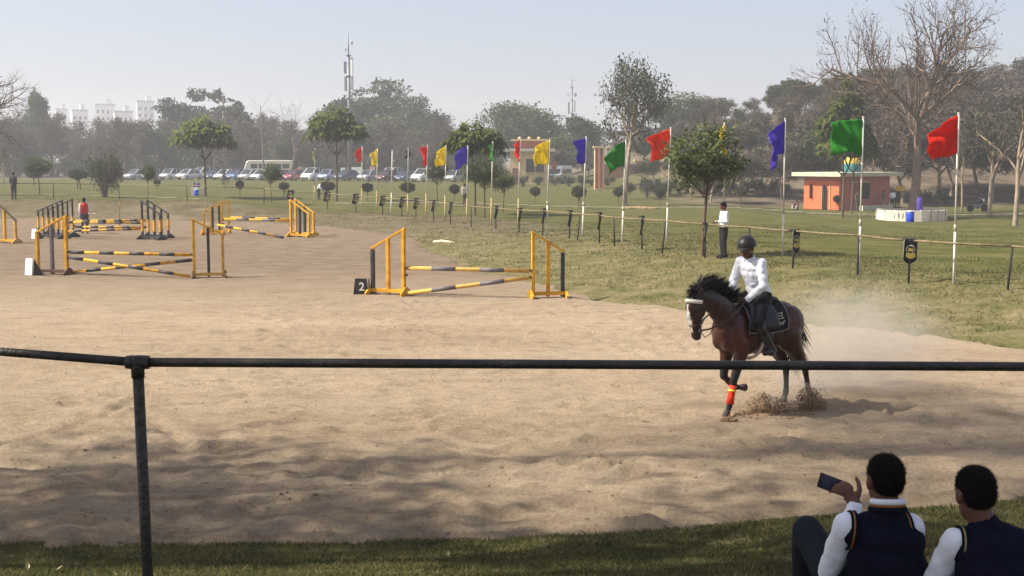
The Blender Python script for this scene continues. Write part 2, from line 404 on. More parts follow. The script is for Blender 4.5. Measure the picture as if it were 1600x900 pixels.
# turf blades on the near bank, dry tufts on the far bank
def blades(name, n, region, hgt, wid, m, seed, lean=.5, accept=None):
    r = np.random.default_rng(seed); x = r.uniform(region[0], region[1], n); y = region[2] + (region[3] - region[2]) * r.random(n)
    keep = accept(x, y, r) if accept else np.ones(n, bool); x, y = x[keep], y[keep]; n = len(x)
    z = ground(x, y) - .004; h = hgt * r.uniform(.45, 1.3, n); w = wid * r.uniform(.6, 1.3, n); th = r.uniform(0, 6.283, n)
    lx, ly = r.normal(0, lean, n) * h, r.normal(0, lean, n) * h
    p = np.stack([x, y, z], -1); s = np.stack([np.cos(th) * w, np.sin(th) * w, 0 * w], -1)
    tip = p + np.stack([lx, ly, h], -1); midp = p + np.stack([lx * .35, ly * .35, h * .6], -1)
    q = np.stack([p - s, p + s, midp + s * .7, tip, midp - s * .7], 1).reshape(-1, 3)
    return tag(link(name, raw_mesh(name, q, 5, r.random(n)), m), kind="stuff")
gm = mat("grass_blade", (.075, .085, .028), .85, col2=(.15, .14, .055), nscale=1.6, tint=.5, transl=.25, spec=.15)
sm_ = mat("straw_blade", (.13, .11, .045), .85, col2=(.24, .19, .095), nscale=1.2, tint=.45, transl=.2, spec=.1)
def acc_near(x, y, r):
    d = arena_d(x, y); ok = (d > -1.1) & (np.abs(x) < .43 * y + .6); e = ok & (d < .7)
    ok[e] = ground(x[e], y[e]) > sand_z(x[e], y[e]) - .006 - .02 * r.random(int(e.sum())); return ok
g = blades("turf_grass", 420000, (-6.5, 8.5, 4.6, 14.6), .034, .0036, gm, 11, .55, acc_near)
tag(g, "short green turf on the shaded near bank", "grass")
def acc_near2(x, y, r): return acc_near(x, y, r) & (fbm(x * 1.3, y * 1.3, 3, 44) > -.05)
g = blades("dry_grass", 130000, (-6.5, 8.5, 4.6, 14.6), .034, .0034, sm_, 12, .8, acc_near2)
tag(g, "dry straw blades mixed into the near bank turf", "grass")
def acc_far(x, y, r):
    d = arena_d(x, y); return (d > -.25) & (d < 10) & (np.abs(x) < .42 * y + 1) & (fbm(x / 1.6, y / 1.1, 3, 71) > -.05) & (y > 20)
g = blades("bank_grass", 150000, (-32, 16, 20, 86), .055, .013, sm_, 13, .8, acc_far)
tag(g, "dry tufted grass on the far bank round the sand", "grass")
def acc_lawn(x, y, r):
    d = arena_d(x, y); return (d > 3.5) & (np.abs(x) < .42 * y + 1) & (fbm(x / 2.6, y / 1.6, 3, 91) > -.02) & (y > 26)
g = blades("lawn_grass", 110000, (-26, 26, 26, 66), .05, .012, gm, 14, .7, acc_lawn)
tag(g, "green lawn grass between the flag poles", "grass")
# loose crumbs of sand
r = np.random.default_rng(6); mb = MB()
cy = 10.9 + 24 * r.random(6500) ** 1.4; cx = r.uniform(-.42, .42, 6500) * cy; kk = (arena_d(cx, cy) < -.15) & (vnoise(cx * .9, cy * .9, 3) > .3); cx, cy = cx[kk], cy[kk]; cz = sand_z(cx, cy)
for x, y, z in zip(cx, cy, cz):
    s = .004 + .011 * r.random() ** 3
    mb.ell((x, y, z + s * .25), (s * r.uniform(.8, 1.8), s * r.uniform(.8, 1.5), s * .8), nu=5, nv=4)
tag(mb.build("sand_crumbs", SAND), "small crumbs of sand scattered over the arena", "sand", kind="stuff")
# fallen pale leaves on the near turf
lm = mat("fallen_leaf", srgb(150, 140, 105), .8, .25, 9)
for i, (px, py) in enumerate([(44, 893), (92, 897), (120, 889), (141, 877), (700, 872), (1238, 885), (1250, 879)]):
    p = on_ground(px, py); a = r.uniform(0, 6.28); mb = MB(); ca, sa = math.cos(a), math.sin(a)
    mb.grid(lambda u, v: (p[0] + (u - .5) * .06 * ca - (v - .5) * .03 * math.sin(math.pi * u) * sa, p[1] + (u - .5) * .06 * sa + (v - .5) * .03 * math.sin(math.pi * u) * ca,
                          p[2] + .028 + .035 * (u - .5) + .03 * abs(v - .5)), 5, 2)
    o = mb.build("fallen_leaf", lm); solid(o, .001)
    tag(o, nth(i) + " pale fallen leaf from the left on the shaded near turf", "leaf", "fallen leaves on the near bank")

# ------------------------------------------------------------------ trees
def grow(r, p, dr, L, rad, lev, P, out, tips):
    n = P['seg'][lev]; path = [p]; rads = [rad]; dirs = []
    taper = P.get('taper', .55)
    for i in range(n):
        dr = nrm(dr + r.normal(0, P['wig'][lev], 3) + V([0, 0, P['up'][lev]])); p = p + dr * L / n
        path.append(p); rads.append(rad * (1 - taper * (i + 1) / n)); dirs.append(dr)
    out.append((lev, path, rads))
    if lev >= P['max']:
        tips.append((p, dr)); 
        if P.get('midtips'): tips.append((path[len(path) // 2], dr))
        return
    k = P['kids'][lev]; t0 = P['start'][lev]
    for j in range(k):
        t = t0 + (1 - t0) * (j + r.uniform(.2, .9)) / k
        i = min(n - 1, int(t * n)); q = path[i] + (path[i + 1] - path[i]) * (t * n - i)
        a, b = basis(dirs[i]); ph = 2.4 * j + r.uniform(-.6, .6) + P.get('spin', 0); an = P['ang'][lev] * r.uniform(.75, 1.25)
        nd = dirs[i] * math.cos(an) + (a * math.cos(ph) + b * math.sin(ph)) * math.sin(an)
        grow(r, q, nd, L * P['len'][lev] * r.uniform(.75, 1.2) * (1 - .35 * (t - t0)), rads[i] * P.get('rr', .62), lev + 1, P, out, tips)
def leaf_verts(r, c, size, aspect=.5, axis=None, bias=None):
    n = len(c)
    a = r.normal(size=(n, 3)) if axis is None else axis + r.normal(0, .35, (n, 3))
    if bias is not None: a = a + bias
    a /= np.linalg.norm(a, axis=1)[:, None] + 1e-9
    b = np.cross(a, r.normal(size=(n, 3))); b /= np.linalg.norm(b, axis=1)[:, None] + 1e-9
    s = (size * r.uniform(.6, 1.3, n))[:, None] if not hasattr(size, 'shape') else size[:, None]
    return np.stack([c - a * s * .5, c + b * s * aspect * .5, c + a * s * .5, c - b * s * aspect * .5], 1).reshape(-1, 3)
SIDES = (9, 6, 4, 3, 3)
def tubes_mesh(name, out, levels, lo=0):
    mb = MB()
    for lev, path, rads in out:
        if lev in levels: mb.tube(path, rads, SIDES[min(lev, 4)], cap=False)
    return mb.mesh(name, True)
bark_grey = mat("bark_grey", srgb(112, 98, 84), .9, .3, 3, bump=.6, bscale=14)
bark_brown = mat("bark_brown", srgb(98, 78, 60), .9, .3, 3, bump=.6, bscale=14)
bark_pale = mat("bark_pale", srgb(150, 132, 112), .9, .25, 2.5, bump=.6, bscale=12)
bark_mid = mat("bark_mid", srgb(124, 104, 88), .9, .25, 2.5, bump=.6, bscale=12)
twig = mat("twig", srgb(92, 76, 65), .9, .2, 2)
lf = dict(rough=.65, spec=.25, tint=.45, obj_rand=.22)
leaf_dark = mat("leaf_dark", (.030, .042, .016), col2=(.058, .07, .024), nscale=.5, transl=.25, **lf)
leaf_grey = mat("leaf_grey_green", (.05, .058, .032), col2=(.088, .092, .045), nscale=.5, transl=.25, **lf)
leaf_fresh = mat("leaf_fresh", (.065, .095, .018), col2=(.15, .175, .032), nscale=.7, transl=.35, **lf)
leaf_mid = mat("leaf_mid", (.05, .072, .02), col2=(.10, .12, .034), nscale=.5, transl=.3, **lf)
leaf_brown = mat("leaf_dry", (.072, .057, .044), col2=(.13, .104, .08), nscale=.4, transl=.2, rough=.85, spec=.1, tint=.4, obj_rand=.25)
leaf_trim = mat("leaf_topiary", (.03, .036, .016), col2=(.055, .058, .024), nscale=3, transl=.15, **lf)

def crown_lumps(r, n_l, R, H, zc):
    out = []
    for _ in range(n_l):
        v = r.normal(size=3); v /= np.linalg.norm(v); v *= r.uniform(.35, 1.0) ** .6
        out.append((V([v[0] * R, v[1] * R, zc + v[2] * H]), r.uniform(.24, .42)))
    return out
class Proto: pass
def proto_leafy(seed, H, R, Hc, nl, leafsz, lmat, bmat, trunk_r, lumps=14, gaps=.0, aspect=.6, shell=.55, flat=.8):
    """tree with trunk, limbs to every foliage lump, and leaf faces spread through lumps"""
    r = np.random.default_rng(seed); p = Proto(); zc = H - Hc
    ls = crown_lumps(r, lumps, R * .72, Hc * .72, zc)
    mb = MB(); k = max(.4, zc - Hc * .55)
    bend = r.normal(0, .04 * H, 2)
    tr = [V([0, 0, -.25]), V([bend[0] * .4, bend[1] * .4, k * .5]), V([bend[0], bend[1], k]), V([bend[0] * .6, bend[1] * .6, zc + Hc * .25])]
    mb.tube(tr, [trunk_r * 1.25, trunk_r * .9, trunk_r * .75, trunk_r * .25], 9, cap=False)
    for c, s in ls:
        st = tr[2] * .6 + tr[3] * .4 * r.uniform(.2, 1); mid = (st + c) / 2 + V([0, 0, -.06 * H]) + r.normal(0, .03 * H, 3)
        mb.tube([st, mid, c], [trunk_r * .42, trunk_r * .25, trunk_r * .06], 5, cap=False)
        for _ in range(4):
            e = c + nrm(r.normal(size=3)) * R * s; mb.tube([mid * .4 + c * .6, e], [trunk_r * .12, trunk_r * .03], 3, cap=False)
    p.trunk = mb.mesh("trunk", True); p.trunk.materials.append(bmat)
    pts = []
    for c, s in ls:
        n = int(nl / lumps * (s / .33) ** 2); v = r.normal(size=(n, 3)); v /= np.linalg.norm(v, axis=1)[:, None]
        rad = (shell + (1.05 - shell) * r.random(n)) * (1 + .25 * np.sin(v[:, 0] * 7 + c[0]) * np.sin(v[:, 2] * 6))
        pts.append(c + v * rad[:, None] * s * R * V([1.15, 1.15, flat]))
    pts = np.concatenate(pts)
    if gaps: pts = pts[fbm(pts[:, 0] / (R * .22) + pts[:, 1] * .9, pts[:, 2] / (R * .22), 2, seed) > gaps - .3]
    p.crown = raw_mesh("crown", leaf_verts(r, pts, leafsz, aspect), 4, r.random(len(pts))); p.crown.materials.append(lmat)
    p.h = pts[:, 2].max(); p.w = np.percentile(np.hypot(pts[:, 0], pts[:, 1]), 97)
    return p
def proto_bare(seed, H, P, trunk_r, bmat, tmat, leafsz=0, nleaf=0, lmat=None, lean=(0, 0), cut=1, laspect=.6):
    r = np.random.default_rng(seed); p = Proto(); out = []; tips = []
    grow(r, V([0., 0, -.2]), nrm(V([lean[0], lean[1], 1.])), H * P['trunk'], trunk_r, 0, P, out, tips)
    allp = np.concatenate([V(o[1]) for o in out]); s = H / allp[:, 2].max()
    out = [(l, [q * s for q in pa], [x * s for x in ra]) for l, pa, ra in out]; tips = [(t * s, dd) for t, dd in tips]
    p.trunk = tubes_mesh("trunk", out, range(0, cut + 1)); p.trunk.materials.append(bmat)
    me = tubes_mesh("crown", out, range(cut + 1, 9)); me.materials.append(tmat); p.crown = me; p.leaf = None
    if nleaf:
        t = V([q[0] for q in tips]); c = t[r.integers(0, len(t), nleaf)] + r.normal(0, (.035 if nleaf > 1600 else .01) * H, (nleaf, 3))
        p.leaf = raw_mesh("foliage", leaf_verts(r, c, leafsz, laspect), 4, r.random(nleaf)); p.leaf.materials.append(lmat)
    p.h = H; p.w = np.percentile(np.hypot(allp[:, 0], allp[:, 1]) * s, 97)
    return p
BARE = dict(trunk=.45, max=4, seg=(6, 5, 4, 3, 2), wig=(.09, .13, .16, .2, .2), up=(.03, .05, .06, .05, .02), kids=(5, 6, 6, 5), start=(.5, .25, .2, .15),
            ang=(.65, .7, .75, .8), len=(.8, .6, .55, .5), rr=.6)
THICKET = dict(trunk=.5, max=3, seg=(5, 4, 3, 2), wig=(.1, .16, .2, .25), up=(.02, .08, .08, .05), kids=(6, 7, 6), start=(.3, .2, .1),
               ang=(.6, .7, .8), len=(.75, .55, .5), rr=.55, midtips=True)
SPIRE = dict(trunk=.95, max=3, seg=(8, 4, 3, 2), wig=(.02, .12, .2, .2), up=(.05, .05, .06, .04), kids=(16, 6, 5), start=(.3, .3, .2),
             ang=(1.15, .7, .8), len=(.34, .5, .5), rr=.38, taper=.75)
PR = {}
for i in range(4):
    PR['thicket%d' % i] = proto_bare(30 + i, 8.5, THICKET, .16, bark_grey, twig, (.6, .6, .36, .6)[i], (4200, 3300, 5200, 2600)[i], leaf_brown if i != 2 else leaf_grey, cut=1, laspect=(.2, .2, .5, .2)[i])
for i in range(3):
    PR['hillbare%d' % i] = proto_bare(50 + i, 7.5, dict(THICKET, trunk=.62, start=(.4, .15, .1)), .12, bark_pale, twig, (.5, .5, .28)[i], (4400, 3400, 4200)[i], leaf_brown if i < 2 else leaf_grey, cut=0, laspect=(.17, .17, .5)[i])
PR['evergreen0'] = proto_leafy(1, 10, 5.0, 4.2, 9000, .40, leaf_mid, bark_brown, .3, 22, .1)
PR['evergreen1'] = proto_leafy(2, 12, 4.6, 5.2, 9000, .40, leaf_grey, bark_grey, .3, 24, .2)
PR['evergreen2'] = proto_leafy(3, 9, 3.8, 3.6, 7000, .36, leaf_dark, bark_brown, .25, 16, .1)
PR['dome'] = proto_leafy(4, 12, 6.6, 5.0, 13000, .40, leaf_mid, bark_brown, .4, 34, .05, flat=.7)
PR['gum'] = proto_leafy(5, 14, 3.6, 4.6, 6000, .42, leaf_grey, bark_pale, .22, 11, .22)
PR['bare0'] = proto_bare(7, 14, SPIRE, .2, bark_grey, twig)
PR['bare1'] = proto_bare(8, 12, BARE, .2, bark_grey, twig)
def place_tree(kind, px, Y, ytop, label, group=None, rz=0, wpx=None, base=None, name="tree", ztop=None, wide=1.0):
    """a tree whose foot stands on the terrain at depth Y; its size comes from the row its top reaches"""
    pr = PR[kind]
    if base is None:
        p = at_y(px, 280, Y); x, y = p[0], Y; z = g1(x, y)
    else: x, y, z = base
    zt = at_y(px, ytop, y)[2] if ztop is None else ztop
    sz = max(.2, (zt - z) / pr.h)
    sx = sz * wide if wpx is None else (wpx / 2 / FPX * y) / pr.w
    t = thing(name, label, "tree", (x, y, z), rz, group)
    for nm in ("trunk", "crown", "leaf"):
        me = getattr(pr, nm, None)
        if me is None: continue
        o = link("foliage" if nm == "leaf" else nm, me, None, t); o.scale = (sx, sx, sz)
    return t
rr_ = random.Random(5)
# brown thicket behind the parked cars, two rows deep, hazy green trees above them
for i in range(23):
    px = -45 + i * 34.5 + rr_.uniform(-12, 12)
    place_tree('thicket%d' % rr_.choice([0, 1, 2, 0, 3]), px, rr_.uniform(192, 212), 196 + rr_.uniform(-16, 16), "grey-brown half-leafless tree, %s from the left, in the front of the wood behind the cars" % nth(i),
               "brown wood behind the parked cars", rr_.uniform(0, 6.28), wide=rr_.uniform(1.0, 1.3))
for i in range(17):
    px = -60 + i * 46 + rr_.uniform(-14, 14)
    yt = 172 + rr_.uniform(-10, 14) + (14 if 100 < px < 330 else 0) + (8 if px > 400 else 0)
    place_tree(rr_.choice(['thicket2', 'evergreen1', 'thicket0', 'evergreen2']), px, rr_.uniform(225, 255), yt, "tall hazy tree at the back of the wood behind the cars",
               "back row of the hazy wood", rr_.uniform(0, 6.28), wide=rr_.uniform(1.0, 1.2))
place_tree('gum', 283, 235, 137, "tall grey-green tree with billowing crown right of the white flats", wpx=78, rz=1)
place_tree('gum', 350, 228, 138, "tall grey-green tree with split crown above the umbrella tree", wpx=72, rz=3)
place_tree('evergreen2', 66, 230, 137, "dark dense treetop sticking up left of the white flats", wpx=40)
place_tree('bare0', 412, 185, 138, "tall leafless tree with straight trunk and level branches behind the bus", wpx=88)
place_tree('bare1', 453, 190, 150, "leafless forked tree just right of the straight bare one", wpx=78, rz=2)
for k, (px, Y, yt, w, kd) in enumerate([(588, 240, 120, 118, 'evergreen1'), (640, 235, 146, 96, 'evergreen1'), (545, 232, 150, 80, 'evergreen2'), (668, 225, 176, 70, 'evergreen2'),
                                        (505, 225, 196, 80, 'evergreen2'), (612, 214, 178, 110, 'evergreen0')]):
    place_tree(kd, px, Y, yt, ["tallest hazy green tree behind the mast", "broad hazy tree sloping down right of the mast", "dark hazy tree directly behind the mast foot",
               "small hazy tree at the right end of the tall clump", "low dark tree left of the mast in the wood", "full green tree filling the front of the tall clump"][k], rz=k, wpx=w)
place_tree('evergreen2', 715, 222, 205, "low dark tree in the dip between tall clump and domed tree", wpx=80)
place_tree('dome', 815, 205, 157, "broad domed green tree behind the cream gatehouse", wpx=142)
place_tree('evergreen0', 760, 200, 205, "green tree at the left foot of the domed tree", wpx=90, rz=2)
place_tree('evergreen2', 912, 190, 178, "dark green tree between domed tree and half-bare vine tree", wpx=70)
place_tree('evergreen0', 888, 175, 206, "light green bushy tree below the small mast", wpx=80, rz=4)
place_tree('evergreen0', 1062, 185, 143, "rounded green tree right of the vine-covered tree", wpx=104, rz=1)
for i in range(6):
    place_tree('thicket%d' % (i % 4), 690 + i * 46, 168 + rr_.uniform(0, 16), 232 + rr_.uniform(-14, 12), "low brown brushy tree by the gatehouse, %s from the left" % nth(i), "brush round the gatehouse", rr_.uniform(0, 6), wide=1.1)
# wooded hillside on the right
for i in range(92):
    row = i % 4; Y = (118, 134, 150, 172)[row] + rr_.uniform(-5, 5); px = 985 + (i // 4) * 30 + row * 11 + rr_.uniform(-10, 10)
    line = np.interp(px, [960, 1060, 1150, 1250, 1330, 1450, 1640], [215, 165, 148, 132, 112, 100, 92])
    yt = line + (78, 42, 18, 0)[row] + rr_.uniform(-9, 12)
    if px < 1075: yt += (45, 25, 5, 5)[row]
    place_tree('hillbare%d' % rr_.choice([0, 1, 2, 0, 1]) if row < 3 or rr_.random() < .6 else rr_.choice(['evergreen1', 'evergreen2']), px, Y, yt,
               "thin brown tree on the dry wooded hillside", "trees on the dry hillside", rr_.uniform(0, 6.28), wide=rr_.uniform(1.2, 1.7))
place_tree('evergreen2', 1245, 168, 122, "green treetop on the hill crest left of the big bare tree", wpx=64)
# big single trees
PR['giant'] = proto_bare(77, 17.5, dict(BARE, trunk=.40, kids=(7, 8, 8, 7), start=(.60, .22, .12, .1), ang=(.95, .72, .78, .8), len=(1.12, .62, .55, .5), wig=(.07, .12, .17, .2, .2),
                         up=(.02, .03, .04, .03, .02)), .5, bark_mid, twig, .20, 1500, leaf_brown, lean=(.22, 0), cut=2)
PR['edge'] = proto_bare(78, 15, dict(BARE, kids=(6, 6, 6, 5), ang=(.95, .7, .75, .8), start=(.45, .25, .2, .15), len=(.95, .6, .55, .5)), .34, bark_grey, twig, cut=2)
BT = at_y(1424, 332, 93); BT[2] = g1(BT[0], BT[1])
place_tree('giant', 1424, 93, -40, "huge leafless tree with leaning pale trunk rising from the round white planter", base=BT, ztop=BT[2] + 18.6, wpx=345, name="bare_tree")
place_tree('edge', -58, 92, 8, "leafless tree reaching in over the left picture edge", wpx=330, rz=.6, name="bare_tree")
VT = dict(BARE, trunk=.62, kids=(10, 6, 5, 4), start=(.36, .2, .2, .2), ang=(1.0, .7, .8, .8), len=(.5, .6, .55, .5))
PR['vine'] = proto_bare(81, 11.8, VT, .28, bark_pale, twig, .30, 5200, leaf_grey, lean=(.02, 0), cut=1)
place_tree('vine', 976, 100, 88, "tall vine-covered tree with bare upper twigs on the lawn behind the green flag", wpx=142, name="vine_covered_tree", base=on_ground(976, 321))

def proto_umbrella(seed, H, R, Hc, nclus, leafL, lmat, trunk_r, forks=5, double=False):
    """flat-topped tree: bare stem, fan of limbs, rosettes of long drooping leaves"""
    r = np.random.default_rng(seed); p = Proto(); mb = MB(); k = H - Hc
    st = V([r.normal(0, .05), r.normal(0, .05), k * .75])
    mb.tube([(0, 0, -.2), st * V([.5, .5, .5]), st], [trunk_r * 1.2, trunk_r, trunk_r * .8], 8, cap=False)
    if double: mb.tube([(.12, .1, -.2), (.15, .08, k * .5), st], [trunk_r * .8, trunk_r * .7, trunk_r * .6], 7, cap=False)
    cs = []
    limbs = [V([math.cos(t) * R * .45, math.sin(t) * R * .45, k + Hc * r.uniform(.1, .35)]) for t in np.linspace(0, 6.28, forks, endpoint=False) + r.uniform(0, 1)]
    for e in limbs: mb.tube([st, (st + e) / 2 + V([0, 0, -.05 * H]), e], [trunk_r * .6, trunk_r * .45, trunk_r * .3], 6, cap=False)
    for i in range(nclus):
        t = r.uniform(0, 6.28); q = r.random() ** .55; zz = k + Hc * (.12 + .8 * r.random() * (1 - .65 * q * q))
        c = V([math.cos(t) * R * q, math.sin(t) * R * q, zz]); cs.append(c)
        e = min(limbs, key=lambda l: np.linalg.norm(l - c)); mb.tube([e, (e + c) / 2 + V([0, 0, -.03 * H]), c], [trunk_r * .22, trunk_r * .15, trunk_r * .06], 4, cap=False)
    p.trunk = mb.mesh("trunk", True); p.trunk.materials.append(bark_brown)
    vs = []; tn = []
    for c in cs:
        m = 13; th = np.linspace(0, 6.28, m, endpoint=False) + r.uniform(0, 1)
        for t in th:
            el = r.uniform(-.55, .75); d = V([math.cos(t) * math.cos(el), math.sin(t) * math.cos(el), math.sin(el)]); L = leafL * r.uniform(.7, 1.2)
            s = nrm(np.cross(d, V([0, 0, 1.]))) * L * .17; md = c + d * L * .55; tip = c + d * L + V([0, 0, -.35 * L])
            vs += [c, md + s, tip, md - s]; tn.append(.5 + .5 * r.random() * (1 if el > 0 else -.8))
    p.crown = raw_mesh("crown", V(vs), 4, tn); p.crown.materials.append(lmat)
    p.h = V(vs)[:, 2].max(); p.w = np.percentile(np.hypot(V(vs)[:, 0], V(vs)[:, 1]), 98)
    return p
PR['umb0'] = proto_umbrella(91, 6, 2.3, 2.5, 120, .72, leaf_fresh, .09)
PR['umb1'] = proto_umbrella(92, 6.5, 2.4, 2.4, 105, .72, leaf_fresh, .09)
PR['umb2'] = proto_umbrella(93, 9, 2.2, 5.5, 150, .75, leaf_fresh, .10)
PR['leafy'] = proto_leafy(94, 4.3, 1.5, 1.15, 5200, .13, leaf_mid, bark_brown, .055, 22, .12, aspect=.55, shell=.3, flat=.85)
place_tree('umb0', 321, 91, 178, "umbrella-shaped tree with glossy drooping leaves left of the bus", wpx=100, base=on_ground(321, 307), name="umbrella_tree")
place_tree('umb1', 525, 90, 163, "umbrella-shaped tree with yellow-green top in front of the mast", wpx=98, base=on_ground(526, 314), name="umbrella_tree", rz=2)
place_tree('umb1', 738, 74, 187, "umbrella-shaped tree above the violet flag near the middle", wpx=98, base=on_ground(742, 336), name="umbrella_tree", rz=4)
place_tree('leafy', 1098, 40, 187, "round leafy tree on slim stem standing by the railing between orange and yellow flags", wpx=128, base=on_ground(1097, 400), name="leafy_tree")
place_tree('umb2', 1286, 88, 122, "tall slim tree with tiers of drooping leaves left of the green flag", wpx=92, base=on_ground(1316, 341), name="umbrella_tree")
place_tree('umb1', 1345, 92, 196, "yellow-green tree half hidden behind the large green flag", wpx=92, base=on_ground(1330, 336), name="umbrella_tree", rz=3)
PR['young'] = proto_bare(95, 7, dict(THICKET, trunk=.6, start=(.45, .2, .1)), .16, bark_pale, twig, .22, 700, leaf_grey, cut=1)
place_tree('young', 1546, 86, 150, "slim pale-stemmed tree right of the red flag", base=on_ground(1546, 335), name="young_tree", wpx=110)
place_tree('young', 1585, 78, 110, "thick pale-stemmed tree at the right picture edge", base=on_ground(1586, 353), name="young_tree", wpx=150, rz=2)
place_tree('young', 1500, 96, 190, "slim tree behind the red flag pole", base=on_ground(1503, 330), name="young_tree", wpx=70, rz=4)
place_tree('leafy', 782, 62, 262, "small loose tree behind the green edge-on flag", base=on_ground(786, 332), name="small_tree", wpx=46, rz=1)
place_tree('leafy', 756, 66, 240, "loose leafy tree under the umbrella tree near the middle", base=on_ground(757, 340), name="small_tree", wpx=60, rz=2)
place_tree('leafy', 683, 80, 244, "dark leafy tree behind the second yellow flag", base=on_ground(684, 322), name="small_tree", wpx=40, rz=3)
place_tree('leafy', 62, 88, 243, "small rounded tree on the lawn right of the dark standing man", base=on_ground(62, 303), name="small_tree", wpx=46, rz=3)
place_tree('leafy', 236, 90, 253, "thin sapling in front of the silver cars", base=on_ground(232, 310), name="sapling", wpx=26, rz=5)
place_tree('leafy', 428, 90, 253, "thin sapling in front of the bus", base=on_ground(424, 316), name="sapling", wpx=34, rz=5)
place_tree('young', 356, 88, 258, "bare stick of a sapling right of the umbrella tree", base=on_ground(353, 315), name="sapling", wpx=20, rz=5)
place_tree('young', 4, 86, 225, "thin bare tree at the left edge behind the dark standing man", base=on_ground(5, 291), name="sapling", wpx=40, rz=2)
# bushy spreading shrub
def proto_shrub(seed, H, R, n, lmat, sz):
    r = np.random.default_rng(seed); p = Proto(); mb = MB(); pts = []
    for k in range(11):
        t = r.uniform(0, 6.28); e = V([math.cos(t) * R * r.uniform(.3, .9), math.sin(t) * R * r.uniform(.3, .9), H * r.uniform(.5, .95)])
        mb.tube([(0.1 * math.cos(t), .1 * math.sin(t), -.1), e * V([.35, .35, .5]), e], [.09, .05, .015], 5, cap=False)
        pts.append(e * r.uniform(.75, 1.0, (n // 11, 1)) + r.normal(0, .17, (n // 11, 3)) * V([R, R, H * .8]))
    p.trunk = mb.mesh("stems", True); p.trunk.materials.append(bark_grey); pts = np.concatenate(pts); pts = pts[pts[:, 2] > .1 * H]
    p.crown = raw_mesh("foliage", leaf_verts(r, pts, sz, .5), 4, r.random(len(pts))); p.crown.materials.append(lmat)
    p.h = np.percentile(pts[:, 2], 98); p.w = np.percentile(np.hypot(pts[:, 0], pts[:, 1]), 97); return p
PR['shrub'] = proto_shrub(96, 2, 1.6, 3600, leaf_grey, .14)
PR['low'] = proto_shrub(97, 1, .9, 1500, leaf_dark, .12)
def place_shrub(kind, px, py, ytop, wpx, label, group=None, rz=0):
    b = on_ground(px, py); t = place_tree(kind, px, b[1], ytop, label, group, rz, wpx, b, "shrub"); t["category"] = "shrub"; return t
place_shrub('shrub', 163, 308, 243, 62, "big spreading grey-green shrub beyond the black-topped oxer")
# clipped lollipop trees
def proto_topiary(seed, two=False):
    r = np.random.default_rng(seed); p = Proto(); mb = MB()
    mb.tube([(0, 0, -.1), (.02, 0, .4), (0, 0, .9)], [.03, .025, .025], 6, cap=False)
    if two: mb.tube([(.14, 0, -.1), (.13, 0, .4), (.08, 0, .9)], [.03, .025, .025], 6, cap=False)
    p.trunk = mb.mesh("trunk", True); p.trunk.materials.append(bark_brown)
    v = r.normal(size=(2600, 3)); v /= np.linalg.norm(v, axis=1)[:, None]
    rad = (.55 + .5 * r.random(2600)) * (1 + .12 * np.sin(5 * v[:, 0] + seed) * np.cos(6 * v[:, 2]))
    pts = v * rad[:, None] * V([.42, .42, .33]) + V([.05 if two else 0, 0, 1.0])
    p.crown = raw_mesh("crown", leaf_verts(r, pts, .075, .6), 4, r.random(len(pts))); p.crown.materials.append(leaf_trim)
    p.h = pts[:, 2].max(); p.w = .46; return p
PR['top0'] = proto_topiary(1); PR['top1'] = proto_topiary(2, True)
for k, (px, yt, yb, w, kd, lb) in enumerate([
        (836, 291, 320, 18, 'top0', "clipped ball tree between the red and yellow flag poles"), (903, 290, 326, 26, 'top1', "wide clipped ball tree on two stems by the violet flag pole"),
        (966, 292, 321, 18, 'top0', "clipped ball tree just left of the vine-covered tree"), (1031, 293, 323, 18, 'top0', "clipped ball tree just left of the orange flag pole"),
        (1157, 291, 322, 20, 'top0', "clipped ball tree right of the round leafy tree"), (511, 283, 312, 26, 'top1', "wide clipped ball tree beside the bending man"),
        (443, 284, 309, 18, 'top1', "clipped ball tree on two stems below the red car"), (574, 285, 314, 20, 'top0', "clipped ball tree right of the first red flag pole"),
        (637, 284, 316, 26, 'top0', "large clipped ball tree behind a bare flag pole"), (710, 287, 318, 18, 'top0', "clipped ball tree below the last white car"),
        (375, 281, 309, 14, 'top0', "small clipped ball tree below the white cars"), (246, 279, 302, 12, 'top0', "smallest clipped ball tree below the silver cars"),
        (121, 264, 296, 30, 'top1', "wide clipped ball tree left of the big shrub"), (53, 266, 290, 26, 'top0', "clipped ball tree behind the small rounded tree"),
        (1277, 302, 327, 11, 'top0', "small clipped ball tree left of the hut door"), (1307, 304, 329, 13, 'top0', "small clipped ball tree right of the hut door")]):
    b = on_ground(px, yb); place_tree(kd, px, b[1], yt, lb, "clipped ball trees on the lawn", k * .0, w, b, "topiary_tree")
for k in range(20):
    px = 1006 + k * 13.5 if k < 17 else 1440 + (k - 17) * 28
    place_shrub('low', px + rr_.uniform(-4, 4), 306 + rr_.uniform(-6, 4) if k < 17 else 322, 283 + rr_.uniform(-4, 6) if k < 17 else 297, rr_.uniform(18, 30), "low dark bush at the foot of the dry hillside, %s from the left" % nth(k), "bushes at the foot of the hillside", k)
for k in range(9):
    place_shrub('low', 778 + k * 21 + rr_.uniform(-6, 6), 291 + rr_.uniform(-2, 2), 277 + rr_.uniform(-3, 4), rr_.uniform(18, 26), "low dark bush in front of the cream gatehouse, %s from the left" % nth(k), "bushes before the gatehouse", k)
